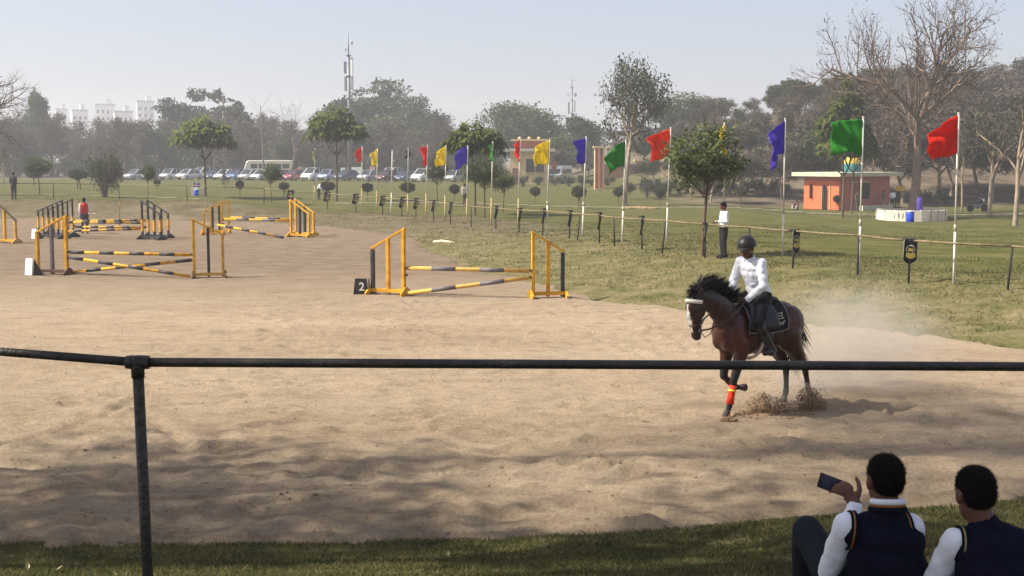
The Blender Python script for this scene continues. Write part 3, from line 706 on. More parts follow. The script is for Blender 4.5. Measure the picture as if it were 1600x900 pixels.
# dark undergrowth closing the gaps under the wood
for k in range(46):
    px = -60 + k * 17.5 + rr_.uniform(-6, 6); Y = rr_.uniform(201, 214)
    p = at_y(px, 270, Y); t = place_tree('low' if k % 3 else 'shrub', px, Y, 247 + rr_.uniform(-9, 9), "dark undergrowth bush at the foot of the hazy wood", "undergrowth behind the cars", k, rr_.uniform(34, 60), (p[0], Y, g1(p[0], Y)), "shrub"); t["category"] = "shrub"
for k in range(26):
    px = -60 + k * 66 + rr_.uniform(-15, 15); Y = rr_.uniform(285, 330); p = at_y(px, 270, Y)
    place_tree(['evergreen1', 'evergreen2', 'thicket2'][k % 3], px, Y, 204 + rr_.uniform(-10, 10), "faint far tree closing the horizon behind the wood", "far trees on the horizon", k, 110, (p[0], Y, g1(p[0], Y)))
# shade trees out of frame on the left bank; the spectators sit in their shadow
PR['shade0'] = proto_leafy(101, 12, 4.6, 3.4, 11000, .30, leaf_dark, bark_brown, .28, 26, .04, shell=.15)
PR['shade1'] = proto_leafy(102, 23, 4.6, 4.2, 3600, .28, leaf_dark, bark_brown, .10, 20, .2, shell=.1)
PR['shade3'] = proto_leafy(104, 12, 4.8, 3.4, 4300, .26, leaf_dark, bark_brown, .22, 26, .12, shell=.1)
PR['shade2'] = proto_leafy(103, 11, 3.6, 3.0, 2300, .26, leaf_dark, bark_brown, .2, 18, .12, shell=.1)
SHADE = [(-11.8, 11.2, 10.8, 'shade3', 0), (-6.4, 9.4, 10.5, 'shade2', 1), (-6.6, 4.2, 10.5, 'shade0', 2), (-13.0, 12.9, 23.0, 'shade1', 3), (-4.5, -.5, 10.5, 'shade0', 4)]
for x, y, h, kd, k in SHADE:
    place_tree(kd, 0, y, 0, "large leafy shade tree outside the picture on the left, %s of five" % nth(k), "shade trees on the near bank", k * 1.3, base=(x, y, g1(x, y)), ztop=g1(x, y) + h, name="shade_tree")

# ------------------------------------------------------------------ near pipe railing
pipe = mat("painted_pipe", srgb(58, 50, 44), .5, .45, 9, bump=.5, bscale=45, spec=.5, col2=srgb(30, 26, 23))
post_paint = mat("worn_post_paint", srgb(40, 36, 32), .55, 0, 34, bump=.6, bscale=50, spec=.4, col2=srgb(74, 68, 62))
PX = at_y(219, 566, 6.06)
t = thing("pipe_railing", "dark worn pipe railing with one post across the foreground", "railing", (PX[0], PX[1], g1(PX[0], PX[1])))
O = V(t.location)
top = at_y(215, 566, 6.06) - O
r_end = at_y(1640, 573, 6.12) - O; r_far = r_end + (r_end - top) * .35
l_end = at_y(-30, 547, 6.45) - O; l_far = l_end + (l_end - top) * 1.6
MB().tube([(0.012, 0, -.3), (0, 0, .5), top + V([0, 0, -.01])], .0265, 14).build("post", post_paint, t, True)
MB().tube([top + V([.03, 0, 0]), r_far], .0225, 14).build("rail", pipe, t, True)
MB().tube([top + V([-.03, 0, .002]), l_far], .0215, 14).build("rail", pipe, t, True)
u = nrm(r_far - top)
MB().tube([top - u * .055, top - u * .035, top + u * .05, top + u * .055], [.031, .033, .033, .031], 14).build("collar", pipe, t, True)
MB().tube([top + V([0, 0, -.075]), top + V([0, 0, .03])], .0315, 14).build("collar", pipe, t, True)
for e in (r_far, l_far):
    gz = g1(e[0] + O[0], e[1] + O[1]) - O[2]
    MB().tube([(e[0], e[1], gz - .3), (e[0], e[1], e[2])], .0265, 12).build("post", post_paint, t, True)

# ------------------------------------------------------------------ railing round the far side of the arena
FP = [(-70, 311), (84, 311), (186, 311), (292, 314), (413, 319), (455, 324), (512, 327), (556, 332), (598, 336), (628, 339), (650, 341), (677, 345), (704, 350), (736, 354), (775, 358),
      (812, 363), (849, 367), (890, 373), (905, 376), (936, 380), (959, 385), (1002, 390), (1038, 395), (1101, 403), (1170, 411), (1240, 419), (1340, 430), (1420, 441), (1578, 453), (1720, 470)]
FW = [on_ground(*p) for p in FP]
t = thing("arena_railing", "thin rusty pipe railing on slim posts running round the far side of the arena", "railing", FW[0])
O = V(t.location)
rust = mat("rusty_pipe", srgb(120, 104, 74), .7, .25, 5); dpost = mat("dark_post", srgb(44, 40, 36), .7, .3, 8)
rz = random.Random(2)
for i, w in enumerate(FW):
    lean = rz.uniform(-.04, .04) + (.09 if FP[i][0] in (1578, 905, 1038) else 0)
    MB().tube([w - O + V([-lean, 0, -.25]), w - O + V([lean * .3, 0, 1.0])], .028, 7).build("post", dpost, t, True)
    if i: MB().tube([FW[i - 1] - O + V([0, 0, 1.0]), (FW[i - 1] + w) / 2 - O + V([0, 0, .985]), w - O + V([0, 0, 1.0])], .026, 7).build("rail", rust, t, True)

# ------------------------------------------------------------------ black pennants on the railing
pen = mat("black_cloth", srgb(30, 25, 34), .85, .2, 8); gold = mat("gold_print", srgb(178, 158, 74), .7, .15, 30); silv = mat("silver_trim", srgb(168, 160, 140), .7, .1, 20)
def pennant(fp, yaw, w, h, label, lift=0.0, sway=0.0, det=True):
    i = [p[0] for p in FP].index(fp); b = FW[i]; t = thing("pennant", label, "pennant", b + V([0, 0, 0]), yaw, "black pennants on the railing")
    top = 1.03 + lift; y0 = -.04
    outl = [(-.5, 0), (.5, 0), (.5, -.82), (0, -1.0), (-.5, -.82)]
    def P(a, c, off=0.0): return V([a * w + sway * c * c * .4, y0 - off - .035 * math.sin(2.5 * c + 1) - .012 * math.sin(9 * a), top + c * h])
    mb = MB()
    def f(u, v):
        a = u - .5; lim = -1.0 + .18 * abs(a) * 2; return P(a, v * lim)
    mb.grid(f, 8, 8); cl = mb.build("cloth", pen, t, True); solid(cl, .006)
    MB().box((0, .005, top - .005), (w * 1.02, .11, .03)).build("top_fold", pen, t)
    if det:
        for a0, a1 in (((-.5, 0), (-.5, -.82)), ((.5, 0), (.5, -.82)), ((-.5, -.82), (0, -1)), ((.5, -.82), (0, -1))):
            MB().tube([P(a0[0] + (a1[0] - a0[0]) * s, a0[1] + (a1[1] - a0[1]) * s, .006) for s in np.linspace(0, 1, 6)], .007, 5).build("trim", silv, t, True)
        ring = [P(.3 * math.cos(s), -.40 + .16 * math.sin(s), .012) for s in np.linspace(0, 6.283, 17)]
        em = MB().tube(ring, .016, 6).build("emblem", silv, t, True)
        MB().prism([(-.3, -.53), (.3, -.53), (.34, -.66), (.12, -.74), (-.12, -.74), (-.34, -.66)], V([0, y0 - .05, top]), (w, 0, 0), (0, 0, h), (0, .012, 0)).build("emblem", gold, t)
        MB().prism([(-.14, -.34), (.14, -.34), (.18, -.46), (-.18, -.46)], V([0, y0 - .045, top]), (w, 0, 0), (0, 0, h), (0, .012, 0)).build("emblem", gold, t)
    return t
pennant(1420, 0, .33, .62, "black pennant with gold emblem facing the camera on the railing at the right")
pennant(1240, .75, .36, .66, "black pennant seen edge-on beside the violet flag pole", sway=.3)
pennant(1101, 1.3, .36, .55, "black pennant seen edge-on in front of the round leafy tree", sway=-.5, det=False)
for fp, nm, yw in [(1002, "black pennant blown sideways right of the large green flag on the railing", 1.25), (936, "black pennant on the railing just right of the second violet flag pole", 1.25),
                   (890, "black pennant on the railing just left of the second violet flag pole", 1.2), (849, "black pennant on the railing beside the big yellow flag pole", 1.25),
                   (812, "black pennant on the railing behind the red flag pole in the middle", 1.2), (775, "black pennant on the railing by the edge-on green flag pole", 1.2),
                   (704, "black pennant on the railing between yellow and violet flag poles", 1.1), (677, "narrow black pennant on the railing right of the second red flag pole", 1.1),
                   (650, "black pennant on the railing left of the second red flag pole", .95), (628, "black pennant on the railing between the two flagless poles", .9),
                   (598, "black pennant on the railing right of the first yellow flag pole", .8), (556, "black pennant on the railing left of the first red flag pole", .6),
                   (512, "black pennant with pale badge on the railing below the bending man", .2), (455, "black pennant with pale badge, leftmost on the railing", .0)]:
    pennant(fp, yw, .42, .62, nm, lift=.06, sway=-.35, det=fp < 720)

# ------------------------------------------------------------------ flag poles
pole_m = mat("pole_white", srgb(205, 198, 184), .5, .12, 3, spec=.4); pole_g = mat("pole_green_grey", srgb(150, 158, 138), .6, .12, 3)
bamboo = mat("pole_bamboo", srgb(186, 168, 110), .7, .2, 6)
FC = dict(red=srgb(222, 44, 30), orange=srgb(230, 80, 34), yellow=srgb(242, 220, 36), violet=srgb(92, 70, 190), green=srgb(58, 146, 52), pale=srgb(150, 152, 96), black=srgb(24, 24, 24))
def flag_pole(px, pxt, yt, yb, col, label, fly=.8, yaw=0.15, drop=.45, hoist=.9, seed=0, poledesc=pole_m, marks=False):
    b = on_ground(px, yb); tp = at_y(pxt, yt, b[1]) - b
    t = thing("flag_pole", label, "flag pole", b, 0, "flag poles along the arena")
    r_ = .026 if b[1] < 45 else .032
    MB().tube([(0, 0, -.2), tp * .33], r_ * 1.12, 9).build("lower_pole", bamboo if col != "none" and b[1] > 58 else pole_m, t, True)
    MB().tube([tp * .33 - tp * .03, tp], r_ * .9, 9).build("upper_pole", poledesc, t, True)
    MB().tube([tp, tp + V([0, 0, .03])], [r_ * 1.4, r_ * 1.1], 9).build("cap", pole_m, t, True)
    if b[1] < 60: MB().tube([tp * .31, tp * .35], r_ * 1.35, 9).build("joint", silv, t, True)
    if col == "none": return t
    r = np.random.default_rng(seed); ph = r.uniform(0, 6, 3); ca, sa = -math.cos(yaw), -math.sin(yaw); zt = tp[2] - .04
    def f(u, v, off=0.0):
        s = u * fly; along = s * math.cos(drop * (.5 + .5 * u)); down = s * math.sin(drop * (.5 + .5 * u)) + .05 * u * math.sin(5 * v + ph[2])
        gather = 1 - .18 * u * (1 - v)
        rip = .13 * u * math.sin(6.5 * u + 3.2 * v + ph[0]) + .075 * u ** .5 * math.sin(9 * v + 5 * u + ph[1]) + .035 * math.sin(19 * u + 7 * v + ph[2]) * u ** .5
        hang = hoist * v * (1 + .04 * math.sin(7 * u + ph[1]))
        zz = zt - down - hang * gather + .12 * u * v
        sk = tp * (zz / tp[2])
        return V([sk[0] + ca * (along + .03) - sa * (rip + off) - .10 * v * u * ca, sk[1] + sa * along + ca * (rip + off), zz])
    mb = MB(); mb.grid(lambda u, v: f(u, v), 22, 16)
    fo = mb.build("flag", mat("flag_" + col, FC[col], .75, .07, 14, transl=.5, spec=.15), t, True); solid(fo, .003)
    mb = MB(); mb.tube([f(0.0, v) for v in np.linspace(0, 1, 8)], .02, 6); mb.build("sleeve", MATS["flag_" + col], fo, True)
    if marks:
        for k in range(6):
            mb = MB(); v0 = .1 + k * .145
            mb.grid(lambda u, v: f(.15 + .6 * u + .1 * math.sin(k), v0 + .085 * v, 0), 6, 2); o = mb.build("print", pen, fo); solid(o, .02)
    return t
FLAGS = [(1490, 1498, 178, 443, "red", "pole with the large bright red flag at the right", .82, .25, .5, .88, 1), (1342, 1349, 184, 428, "green", "pole with the large green flag before the hut", .84, .1, .15, .86, 2),
         (1223, 1227, 186, 400, "violet", "pole with the violet flag left of the hut", .95, .6, .85, .92, 3), (1131, 1132, 193, 394, "yellow", "pole with yellow flag printed in black at the round leafy tree", .6, 1.25, .4, 1.15, 4),
         (1041, 1048, 200, 379, "orange", "pole with the orange-red flag left of the round leafy tree", .85, .35, .35, .95, 5), (972, 978, 219, 378, "green", "pole with the dark green flag before the vine-covered tree", .85, .5, .5, .85, 6),
         (910, 916, 214, 370, "violet", "pole with violet flag between yellow and green ones", .62, .95, .25, 1.0, 7), (854, 859, 218, 366, "yellow", "pole with the bright yellow flag beside the gatehouse", .75, .55, .3, .95, 8),
         (809, 813, 216, 357, "red", "pole with narrow red flag hanging before the gatehouse", .5, .9, .9, .8, 9), (767, 770, 222, 352, "green", "pole with green flag hanging limp, right of the umbrella tree", .3, 1.1, 1.0, .85, 10),
         (729, 731, 228, 350, "violet", "pole with violet flag in front of the umbrella tree", .85, .45, .55, .85, 11), (695, 697, 228, 343, "yellow", "pole with yellow flag right of the second red one", .7, .6, .45, .95, 12),
         (665, 668, 227, 339, "red", "pole with dark red narrow flag right of the flagless poles", .42, .9, .35, 1.1, 13), (637, 638, 231, 338, "black", "pole with small black flag hanging limp", .16, -1.2, 1.2, .5, 14),
         (611, 613, 235, 334, "none", "flagless pale pole, shortest of the row"), (588, 590, 232, 330, "yellow", "pole with the first yellow flag from the left", .52, .75, .5, .95, 15),
         (565, 566, 229, 325, "red", "pole with the first red flag from the left", .5, .65, .4, .95, 16), (491, 492, 232, 318, "pale", "leftmost pole with limp olive flag beside the bending man", .26, .9, 1.1, .75, 17)]
for F in FLAGS:
    if F[4] == "none": flag_pole(*F[:6])
    else: flag_pole(*F[:6], fly=F[6], yaw=F[7], drop=F[8], hoist=F[9], seed=F[10], marks="printed" in F[5], poledesc=pole_g if F[4] in ("pale", "black") else pole_m)

# ------------------------------------------------------------------ show jumps
yel = mat("jump_yellow", srgb(176, 120, 14), .6, 0, 5, spec=.3, bump=.25, bscale=24, col2=srgb(222, 168, 34)); blk = mat("jump_black", srgb(30, 29, 34), .55, 0, 7, spec=.3, bump=.2, bscale=24, col2=srgb(62, 58, 60))
gry = mat("jump_grey", srgb(96, 90, 90), .6, .2, 6); tan = mat("jump_tan", srgb(196, 152, 70), .6, .15, 6); browny = mat("jump_brown", srgb(92, 66, 48), .7, .2, 6)
white = mat("white_paint", srgb(226, 224, 218), .6, .05, 5)
def wing(inner, outer, h_in, h_out, label, cols, top_col=yel, base_col=yel, foot_col=yel, mids=1, thick=.115, band=None, group="jump wings"):
    I, Oo = V(inner, float), V(outer, float); c = (I + Oo) / 2; c[2] = 0
    t = thing("jump_wing", label, "jump wing", c, 0, group); I, Oo = I - c, Oo - c; I[2] = Oo[2] = 0; u = nrm(Oo - I); w = V([-u[1], u[0], 0])
    n = mids + 2
    for k in range(n):
        s = k / (n - 1); p = I + (Oo - I) * s; h = h_in + (h_out - h_in) * s; nm = "inner_post" if k == 0 else "outer_post" if k == n - 1 else "slat"
        wd = thick if k in (0, n - 1) else thick * 1.0
        o = MB().bar(p + V([0, 0, .02]), p + V([0, 0, h]), wd, thick * .7, u).build(nm, cols[k], t); bevel(o, .006)
        if band: MB().bar(p + V([0, 0, h_out * band[0]]), p + V([0, 0, h_out * band[1]]), wd + .012, thick * .7 + .012, u).build("band", yel, o)
    e = u * .05
    bevel(MB().bar(I + V([0, 0, h_in + .02]) - e, Oo + V([0, 0, h_out + .02]) + e, thick * .8, .05).build("top_rail", top_col, t), .006)
    bevel(MB().bar(I - e + V([0, 0, .1]) + w * .0, Oo + e + V([0, 0, .1]), .05 + thick, .085).build("base_rail", base_col, t), .006)
    for p, sgn in ((I - u * .06, -1), (Oo + u * .06, 1)):
        o = MB().prism([(-.3, -.02), (.3, -.02), (.3, .06), (.06, .2), (-.06, .2), (-.3, .06)], p - u * .02, w, (0, 0, 1), u * .05).build("foot", foot_col, t); bevel(o, .006)
    for hc in (.72, .55):
        MB().prism([(-.06, 0), (.06, 0), (.045, -.05), (-.045, -.05)], I + V([0, 0, hc - .02]) - u * .045 - w * .0, w, (0, 0, 1), -u * .05).build("cup", browny, t)
    return t
def jpole(p, q, r_, nb, label, first=0, c0=yel, c1=blk, group="striped jump poles"):
    p, q = V(p, float), V(q, float); c = (p + q) / 2
    t = thing("jump_pole", label, "jump pole", c, 0, group); P = lambda s: p + (q - p) * s - c
    MB().tube([P(0), P(1)], r_, 12).build("rod", c0, t, True)
    for k in range(nb):
        if k % 2 == first:
            MB().tube([P(k / nb), P((k + 1) / nb)], r_ + .003, 12).build("stripe", c1, t, True)
    return t
# fence 2, in the middle
iL, oL, iR, oR = at_z(631, 461), at_z(583, 459), at_z(833, 465), at_z(879, 464)
wing(iL, oL, 1.66, 1.12, "left wing of the middle jump, yellow with black outer post", [yel, yel, blk], group="wings of the middle jump")
wing(iR, oR, 1.60, 1.10, "right wing of the middle jump, yellow with black outer post", [yel, yel, blk], foot_col=yel, group="wings of the middle jump")
jpole(iL + V([.11, -.0, .68]), iR + V([-.10, 0, .66]), .05, 5, "level pole of the middle jump with two grey stripes", 1, tan, gry)
jpole(iL + V([.12, -.14, .06]), iR + V([-.10, -.09, .50]), .05, 5, "slanting pole of the middle jump with one end on the sand", 1, tan, gry)
# crossed-pole jump front left
iL, oL, iR, oR = at_z(105, 429), at_z(60, 428), at_z(304, 434), at_z(349, 433)
wing(iL, oL, 1.72, 1.2, "left wing of the crossed-pole jump beside the large white board", [yel, gry, yel], foot_col=browny, base_col=browny, group="wings of the crossed-pole jump")
wing(iR, oR, 1.66, 1.2, "right wing of the crossed-pole jump with dark middle slat", [yel, blk, yel], foot_col=browny, base_col=tan, group="wings of the crossed-pole jump")
jpole(iL + V([.11, 0, .66]), iR + V([-.1, 0, .66]), .045, 8, "level top pole of the crossed-pole jump", 0)
jpole(iL + V([.11, -.11, .52]), iR + V([-.1, -.16, .06]), .045, 8, "crossed pole sloping down to the right wing", 0)
jpole(iL + V([.11, .12, .06]), iR + V([-.1, .10, .5]), .045, 8, "crossed pole sloping up to the right wing", 1)
# black and yellow oxer, back left
for k, (dy, nm) in enumerate(((0, "front"), (1.25, "rear"))):
    iL, oL, iR, oR = at_z(99, 373), at_z(61, 370), at_z(223 if k == 0 else 219, 374), at_z(251, 375)
    off = V([0, dy, 0]); sL = V([-.0, dy, 0]); 
    wing(iL + sL, oL + sL, 1.62, 1.1, nm + " left wing of the oxer, black with a yellow band", [blk] * 6, blk, blk, blk, 4, .07, (.36, .80), group="wings of the black and yellow oxer")
    wing(iR + off, oR + off, 1.62, 1.02, nm + " right wing of the oxer, black with a yellow band", [blk] * 4, blk, blk, blk, 2, .09, (.34, .82), group="wings of the black and yellow oxer")
    a, b = iL + sL, iR + off
    jpole(a + V([.1, 0, .70]), b + V([-.1, 0, .70 + .05 * k]), .045, 9, nm + " level pole of the black and yellow oxer", k)
    jpole(a + V([.1, 0, .32 + .12 * k]), b + V([-.1, 0, .44]), .045, 9, nm + " lower pole of the black and yellow oxer", 1 - k)
# yellow oxer, back centre
for k, (dy, nm) in enumerate(((0, "front"), (1.3, "rear"))):
    iL, oL, iR, oR = at_z(347, 367), at_z(319, 367), at_z(455, 370), at_z(483, 371); off = V([0, dy, 0])
    wing(iL + off, oL + off, 1.5, 1.0, nm + " left wing of the yellow oxer with black slats", [yel, blk, yel], group="wings of the yellow oxer")
    wing(iR + off, oR + off, 1.6, .98, nm + " right wing of the yellow oxer with black slats", [yel, blk, yel], group="wings of the yellow oxer")
    jpole(iL + off + V([.1, 0, .72]), iR + off + V([-.1, 0, .70]), .05, 5, nm + " level pole of the yellow oxer", 1, yel, gry if k == 0 else blk)
jpole(iL + V([.12, -1.35, .52]), iR + V([-.1, -1.4, .06]), .05, 8, "slanting pole of the yellow oxer with one end on the sand", 1)
# jump cut by the left picture edge
iR, oR = at_z(-8, 379), at_z(25, 380)
wing(iR, oR, 1.78, .88, "wing at the left picture edge with brown top rail", [blk, yel, yel], top_col=browny, foot_col=tan, group="wings of the jump at the left edge")
iL = at_z(-110, 377); oL = at_z(-145, 377)
wing(iL, oL, 1.78, .88, "wing outside the left picture edge", [blk, yel, yel], top_col=browny, foot_col=tan, group="wings of the jump at the left edge")
jpole(iL + V([.11, 0, .72]), iR + V([-.11, 0, .72]), .05, 7, "pole of the jump beyond the left picture edge", 0)
# markers
def wedge(px0, px1, py, hpx, face, label, tilt=.12, num=None):
    a, b = at_z(px0, py), at_z(px1, py); sc = FPX / a[1]; w = (px1 - px0) / sc; h = hpx / sc; c = (a + b) / 2
    t = thing("jump_marker", label, "marker", c); t.rotation_euler = (0, 0, 0 if num else -.75); w = w if num else w * 1.25
    bevel(MB().prism([(-w / 2, 0), (w / 2, 0), (w * .38 + tilt * 0, h), (-w * .38, h)] if num else [(-w / 2, 0), (w * .32, 0), (w / 2, h), (-w * .3, h)], (0, .0, 0), (1, 0, 0), (0, .25 * 0, 1), (0, .05, 0)).build("board", face, t), .006)
    bk = MB().prism([(0, 0), (.3, 0), (0.05, h * .97)], (w * .30 if not num else w * .46, .05, 0), (0, 1, 0), (0, 0, 1), (.03, 0, 0)); bk.prism([(0, 0), (.3, 0), (0.05, h * .97)], (-w * .42, .05, 0), (0, 1, 0), (0, 0, 1), (.03, 0, 0))
    bk.build("stand", blk, t)
    if num:
        cu = bpy.data.curves.new("digit", 'FONT'); cu.body = num; cu.size = h * .72; cu.extrude = .004; cu.align_x = 'CENTER'; cu.offset = .006
        o = bpy.data.objects.new("digit", cu); COL.objects.link(o); dg = bpy.context.evaluated_depsgraph_get()
        me = bpy.data.meshes.new_from_object(o.evaluated_get(dg)); bpy.data.objects.remove(o)
        o = link("digit", me, white, t); o.location = (.02, -.008, h * .25); o.rotation_euler = (math.pi / 2, 0, 0)
    return t
wedge(552, 576, 460, 25, blk, "black marker board with white number 2 beside the middle jump", num="2")
wedge(34, 56, 430, 26, white, "large white marker board beside the crossed-pole jump")
wedge(46, 60, 373, 15, white, "small white marker board beside the black and yellow oxer")
b = at_z(187, 352); t = thing("stake", "thin wooden stake standing in the sand behind the oxer", "stake", b)
MB().tube([(0, 0, -.1), (.02, 0, .95)], [.02, .018], 6).build("shaft", browny, t, True); MB().tube([(.02, 0, .95), (.02, 0, 1.15)], [.03, .025], 6).build("tip", tan, t, True)
b = at_z(694, 380); mb = MB(); 
mb.tube([(b[0] - .45, b[1] + .3, .03), (b[0] - .1, b[1] + .12, .07), (b[0] + .2, b[1] - .1, .05), (b[0] + .45, b[1] - .3, .03)], [.05, .07, .06, .04], 7)
tag(mb.build("torn_sack", mat("sack", srgb(206, 190, 160), .9, .1, 6), smooth=True), "crumpled pale sack lying at the edge of the sand", "sack")

# ------------------------------------------------------------------ parked cars
glass = mat("car_glass", (.02, .024, .028), .08, 0, 1, spec=.6); tyre = mat("tyre", (.015, .015, .015), .9); rim = mat("rim", (.35, .35, .36), .4, metal=.6)
lamp_m = mat("headlight_lens", (.65, .68, .7), .15, spec=.8); dark_trim = mat("dark_trim", (.02, .02, .022), .6); plate_m = mat("number_plate", (.7, .7, .68), .5)
def car_meshes(Lc, Wc, Hc, kind):
    """side profile lofted across the width; x runs front (+) to rear"""
    P = {}; hw = Wc / 2; belt = Hc * .58
    st = [(Lc * .5, .32, .50), (Lc * .485, .22, .62), (Lc * .40, .2, belt * .93), (Lc * .26, .2, belt * 1.02), (0, .2, belt * 1.04), (-Lc * .36, .2, belt * 1.06),
          (-Lc * .46, .22, belt * (1.06 if kind != 'sedan' else 1.0)), (-Lc * .5, .32, belt * .9)]
    mb = MB(); n = 10; vs = []
    for x, z0, z1 in st:
        tp = hw * (.93 if abs(x) < Lc * .45 else .84)
        sec = [(-tp * .96, z0), (tp * .96, z0), (tp, z0 + .1), (tp, z0 + (z1 - z0) * .45), (tp * .99, z0 + (z1 - z0) * .75), (tp * .90, z1), (-tp * .90, z1), (-tp * .99, z0 + (z1 - z0) * .75), (-tp, z0 + (z1 - z0) * .45), (-tp, z0 + .1)]
        vs += [(x, y, z) for y, z in sec]
    fs = [(i * n + k, i * n + (k + 1) % n, (i + 1) * n + (k + 1) % n, (i + 1) * n + k) for i in range(len(st) - 1) for k in range(n)] + [tuple(range(n)), tuple(range(len(st) * n - 1, len(st) * n - n - 1, -1))]
    mb.add(vs, fs); P['body'] = mb.mesh("body", True)
    xf, xr = Lc * .30, -Lc * (.44 if kind != 'sedan' else .36); xtf, xtr = Lc * .08, -Lc * (.36 if kind != 'sedan' else .2)
    zb = belt * .98; bw, tw = hw * .86, hw * .68
    b4 = [V([xf, bw, zb]), V([xf, -bw, zb]), V([xr, -bw, zb]), V([xr, bw, zb])]; t4 = [V([xtf, tw, Hc - .04]), V([xtf, -tw, Hc - .04]), V([xtr, -tw, Hc - .04]), V([xtr, tw, Hc - .04])]
    mb = MB(); mb.add(b4 + t4, [(0, 1, 5, 4), (1, 2, 6, 5), (2, 3, 7, 6), (3, 0, 4, 7), (4, 5, 6, 7)]); P['window'] = mb.mesh("window")
    mb = MB(); mb.grid(lambda u, v: V([xtf + .12 + (xtr - xtf - .22) * u, (v - .5) * 2 * (tw + .03), Hc - .045 + .05 * math.sin(math.pi * u) ** .5 * math.sin(math.pi * (.1 + .8 * v)) ** .5]), 8, 6)
    P['roof'] = mb.mesh("roof", True)
    for i, (a, c) in enumerate(list(zip(b4, t4)) + [(V([(xf + xr) / 2 - .1, s * bw, zb]), V([(xtf + xtr) / 2 - .05, s * tw, Hc - .04])) for s in (1, -1)]):
        mb = MB(); mb.bar(a, c, .08, .07); P['pillar%d' % i] = mb.mesh("pillar")
    mb = MB(); mb.lathe((0, 0, 0), [(.2, -.09), (.29, -.09), (.31, -.05), (.31, .05), (.29, .09), (.2, .09)], 16, (0, 1, 0)); P['wheel'] = mb.mesh("wheel", True)
    mb = MB(); mb.lathe((0, 0, 0), [(.04, -.095), (.19, -.098), (.2, -.08), (.2, .08), (.19, .098), (.04, .095)], 12, (0, 1, 0)); P['rim'] = mb.mesh("rim", True)
    mb = MB(); mb.ell((0, 0, 0), (.1, .17, .075), nu=10, nv=6); P['lamp'] = mb.mesh("headlight", True)
    P['wpos'] = [(Lc * .32, hw * .86, .31), (Lc * .32, -hw * .86, .31), (-Lc * .3, hw * .86, .31), (-Lc * .3, -hw * .86, .31)]
    P['lpos'] = [(Lc * .455, hw * .64, belt * .74), (Lc * .455, -hw * .64, belt * .74)]
    mb = MB(); mb.box((Lc * .497, 0, .42), (.05, Wc * .5, .14)); P['grille'] = mb.mesh("grille"); mb = MB(); mb.box((Lc * .512, 0, .5), (.03, .46, .11)); P['plate'] = mb.mesh("number_plate")
    for k, mt in (('window', glass), ('wheel', tyre), ('rim', rim), ('lamp', lamp_m), ('grille', dark_trim), ('plate', plate_m)): P[k].materials.append(mt)
    return P
CM = dict(hatch=car_meshes(3.7, 1.66, 1.52, 'hatch'), sedan=car_meshes(4.3, 1.72, 1.47, 'sedan'), suv=car_meshes(4.3, 1.8, 1.75, 'hatch'))
def paint(c): return mat("paint_%02x%02x%02x" % c, srgb(*c), .3, .03, 2, spec=.5, coat=.6)
def park(kind, px, Y, rgb, label, rz):
    p = at_y(px, 280, Y); x = p[0]; z = g1(x, Y); P = CM[kind]; t = thing("parked_car", label, "car", (x, Y, z), rz, "cars parked in a row beyond the lawn"); pm = paint(rgb)
    def put(nm, key, loc=(0, 0, 0), par=t, painted=False):
        me = P[key]
        if painted and not me.materials: me.materials.append(pm)
        o = link(nm, me, None, par); o.location = loc
        if painted: o.material_slots[0].link = 'OBJECT'; o.material_slots[0].material = pm
        return o
    put("body", 'body', painted=True); put("roof", 'roof', painted=True); 
    for i in range(6): put("pillar", 'pillar%d' % i, painted=True)
    put("window", 'window')
    for w in P['wpos']: put("rim", 'rim', par=put("wheel", 'wheel', w))
    for l in P['lpos']: put("headlight", 'lamp', l)
    put("grille", 'grille'); put("number_plate", 'plate'); return t
W_, SV, GR, DB, RD, BK = (222, 222, 220), (172, 174, 176), (118, 120, 124), (44, 54, 84), (140, 30, 32), (42, 44, 48)
CARS = [(187, 'hatch', RD, "red hatchback at the left end of the car row"), (216, 'sedan', SV, "silver car second in the row from the left"), (240, 'hatch', GR, "dark grey car half hidden behind the thin sapling"),
        (267, 'hatch', SV, "silver hatchback standing clear left of the umbrella tree"), (296, 'sedan', W_, "white car directly left of the umbrella tree stem"), (318, 'suv', W_, "white car behind the umbrella tree stem"),
        (336, 'hatch', DB, "dark blue car just right of the umbrella tree stem"), (354, 'sedan', W_, "white car right of the dark blue one"), (371, 'hatch', (96, 122, 156), "light blue car left of the bus"),
        (391, 'sedan', SV, "silver car in front of the bus front"), (411, 'sedan', W_, "white car in front of the bus middle"), (438, 'sedan', BK, "black car left of the bright red one"),
        (461, 'hatch', RD, "bright red hatchback right of the bus"), (489, 'suv', W_, "white car behind the leftmost flag pole"), (513, 'hatch', (150, 160, 178), "pale blue car behind the bending man's ball tree"),
        (543, 'sedan', (58, 62, 74), "slate grey car below the white sheds"), (577, 'sedan', SV, "silver car between first red and yellow flag poles"), (604, 'hatch', (92, 28, 36), "dark maroon car right of the first yellow flag pole"),
        (612, 'suv', W_, "white tall car behind the flagless pole"), (634, 'hatch', (52, 62, 92), "navy car between the two flagless poles"), (662, 'suv', W_, "white car by the second red flag pole"),
        (709, 'hatch', SV, "silver car alone at the right end of the row")]
for k, (px, kd, rgb, lb) in enumerate(CARS):
    Y = 178 - 10 * max(0, (px - 330) / 380) + (9 if 'tall' in lb or 'behind the umbrella' in lb else 0)
    park(kd, px, Y, rgb, lb, math.radians(-118 + rz.uniform(-8, 8)))
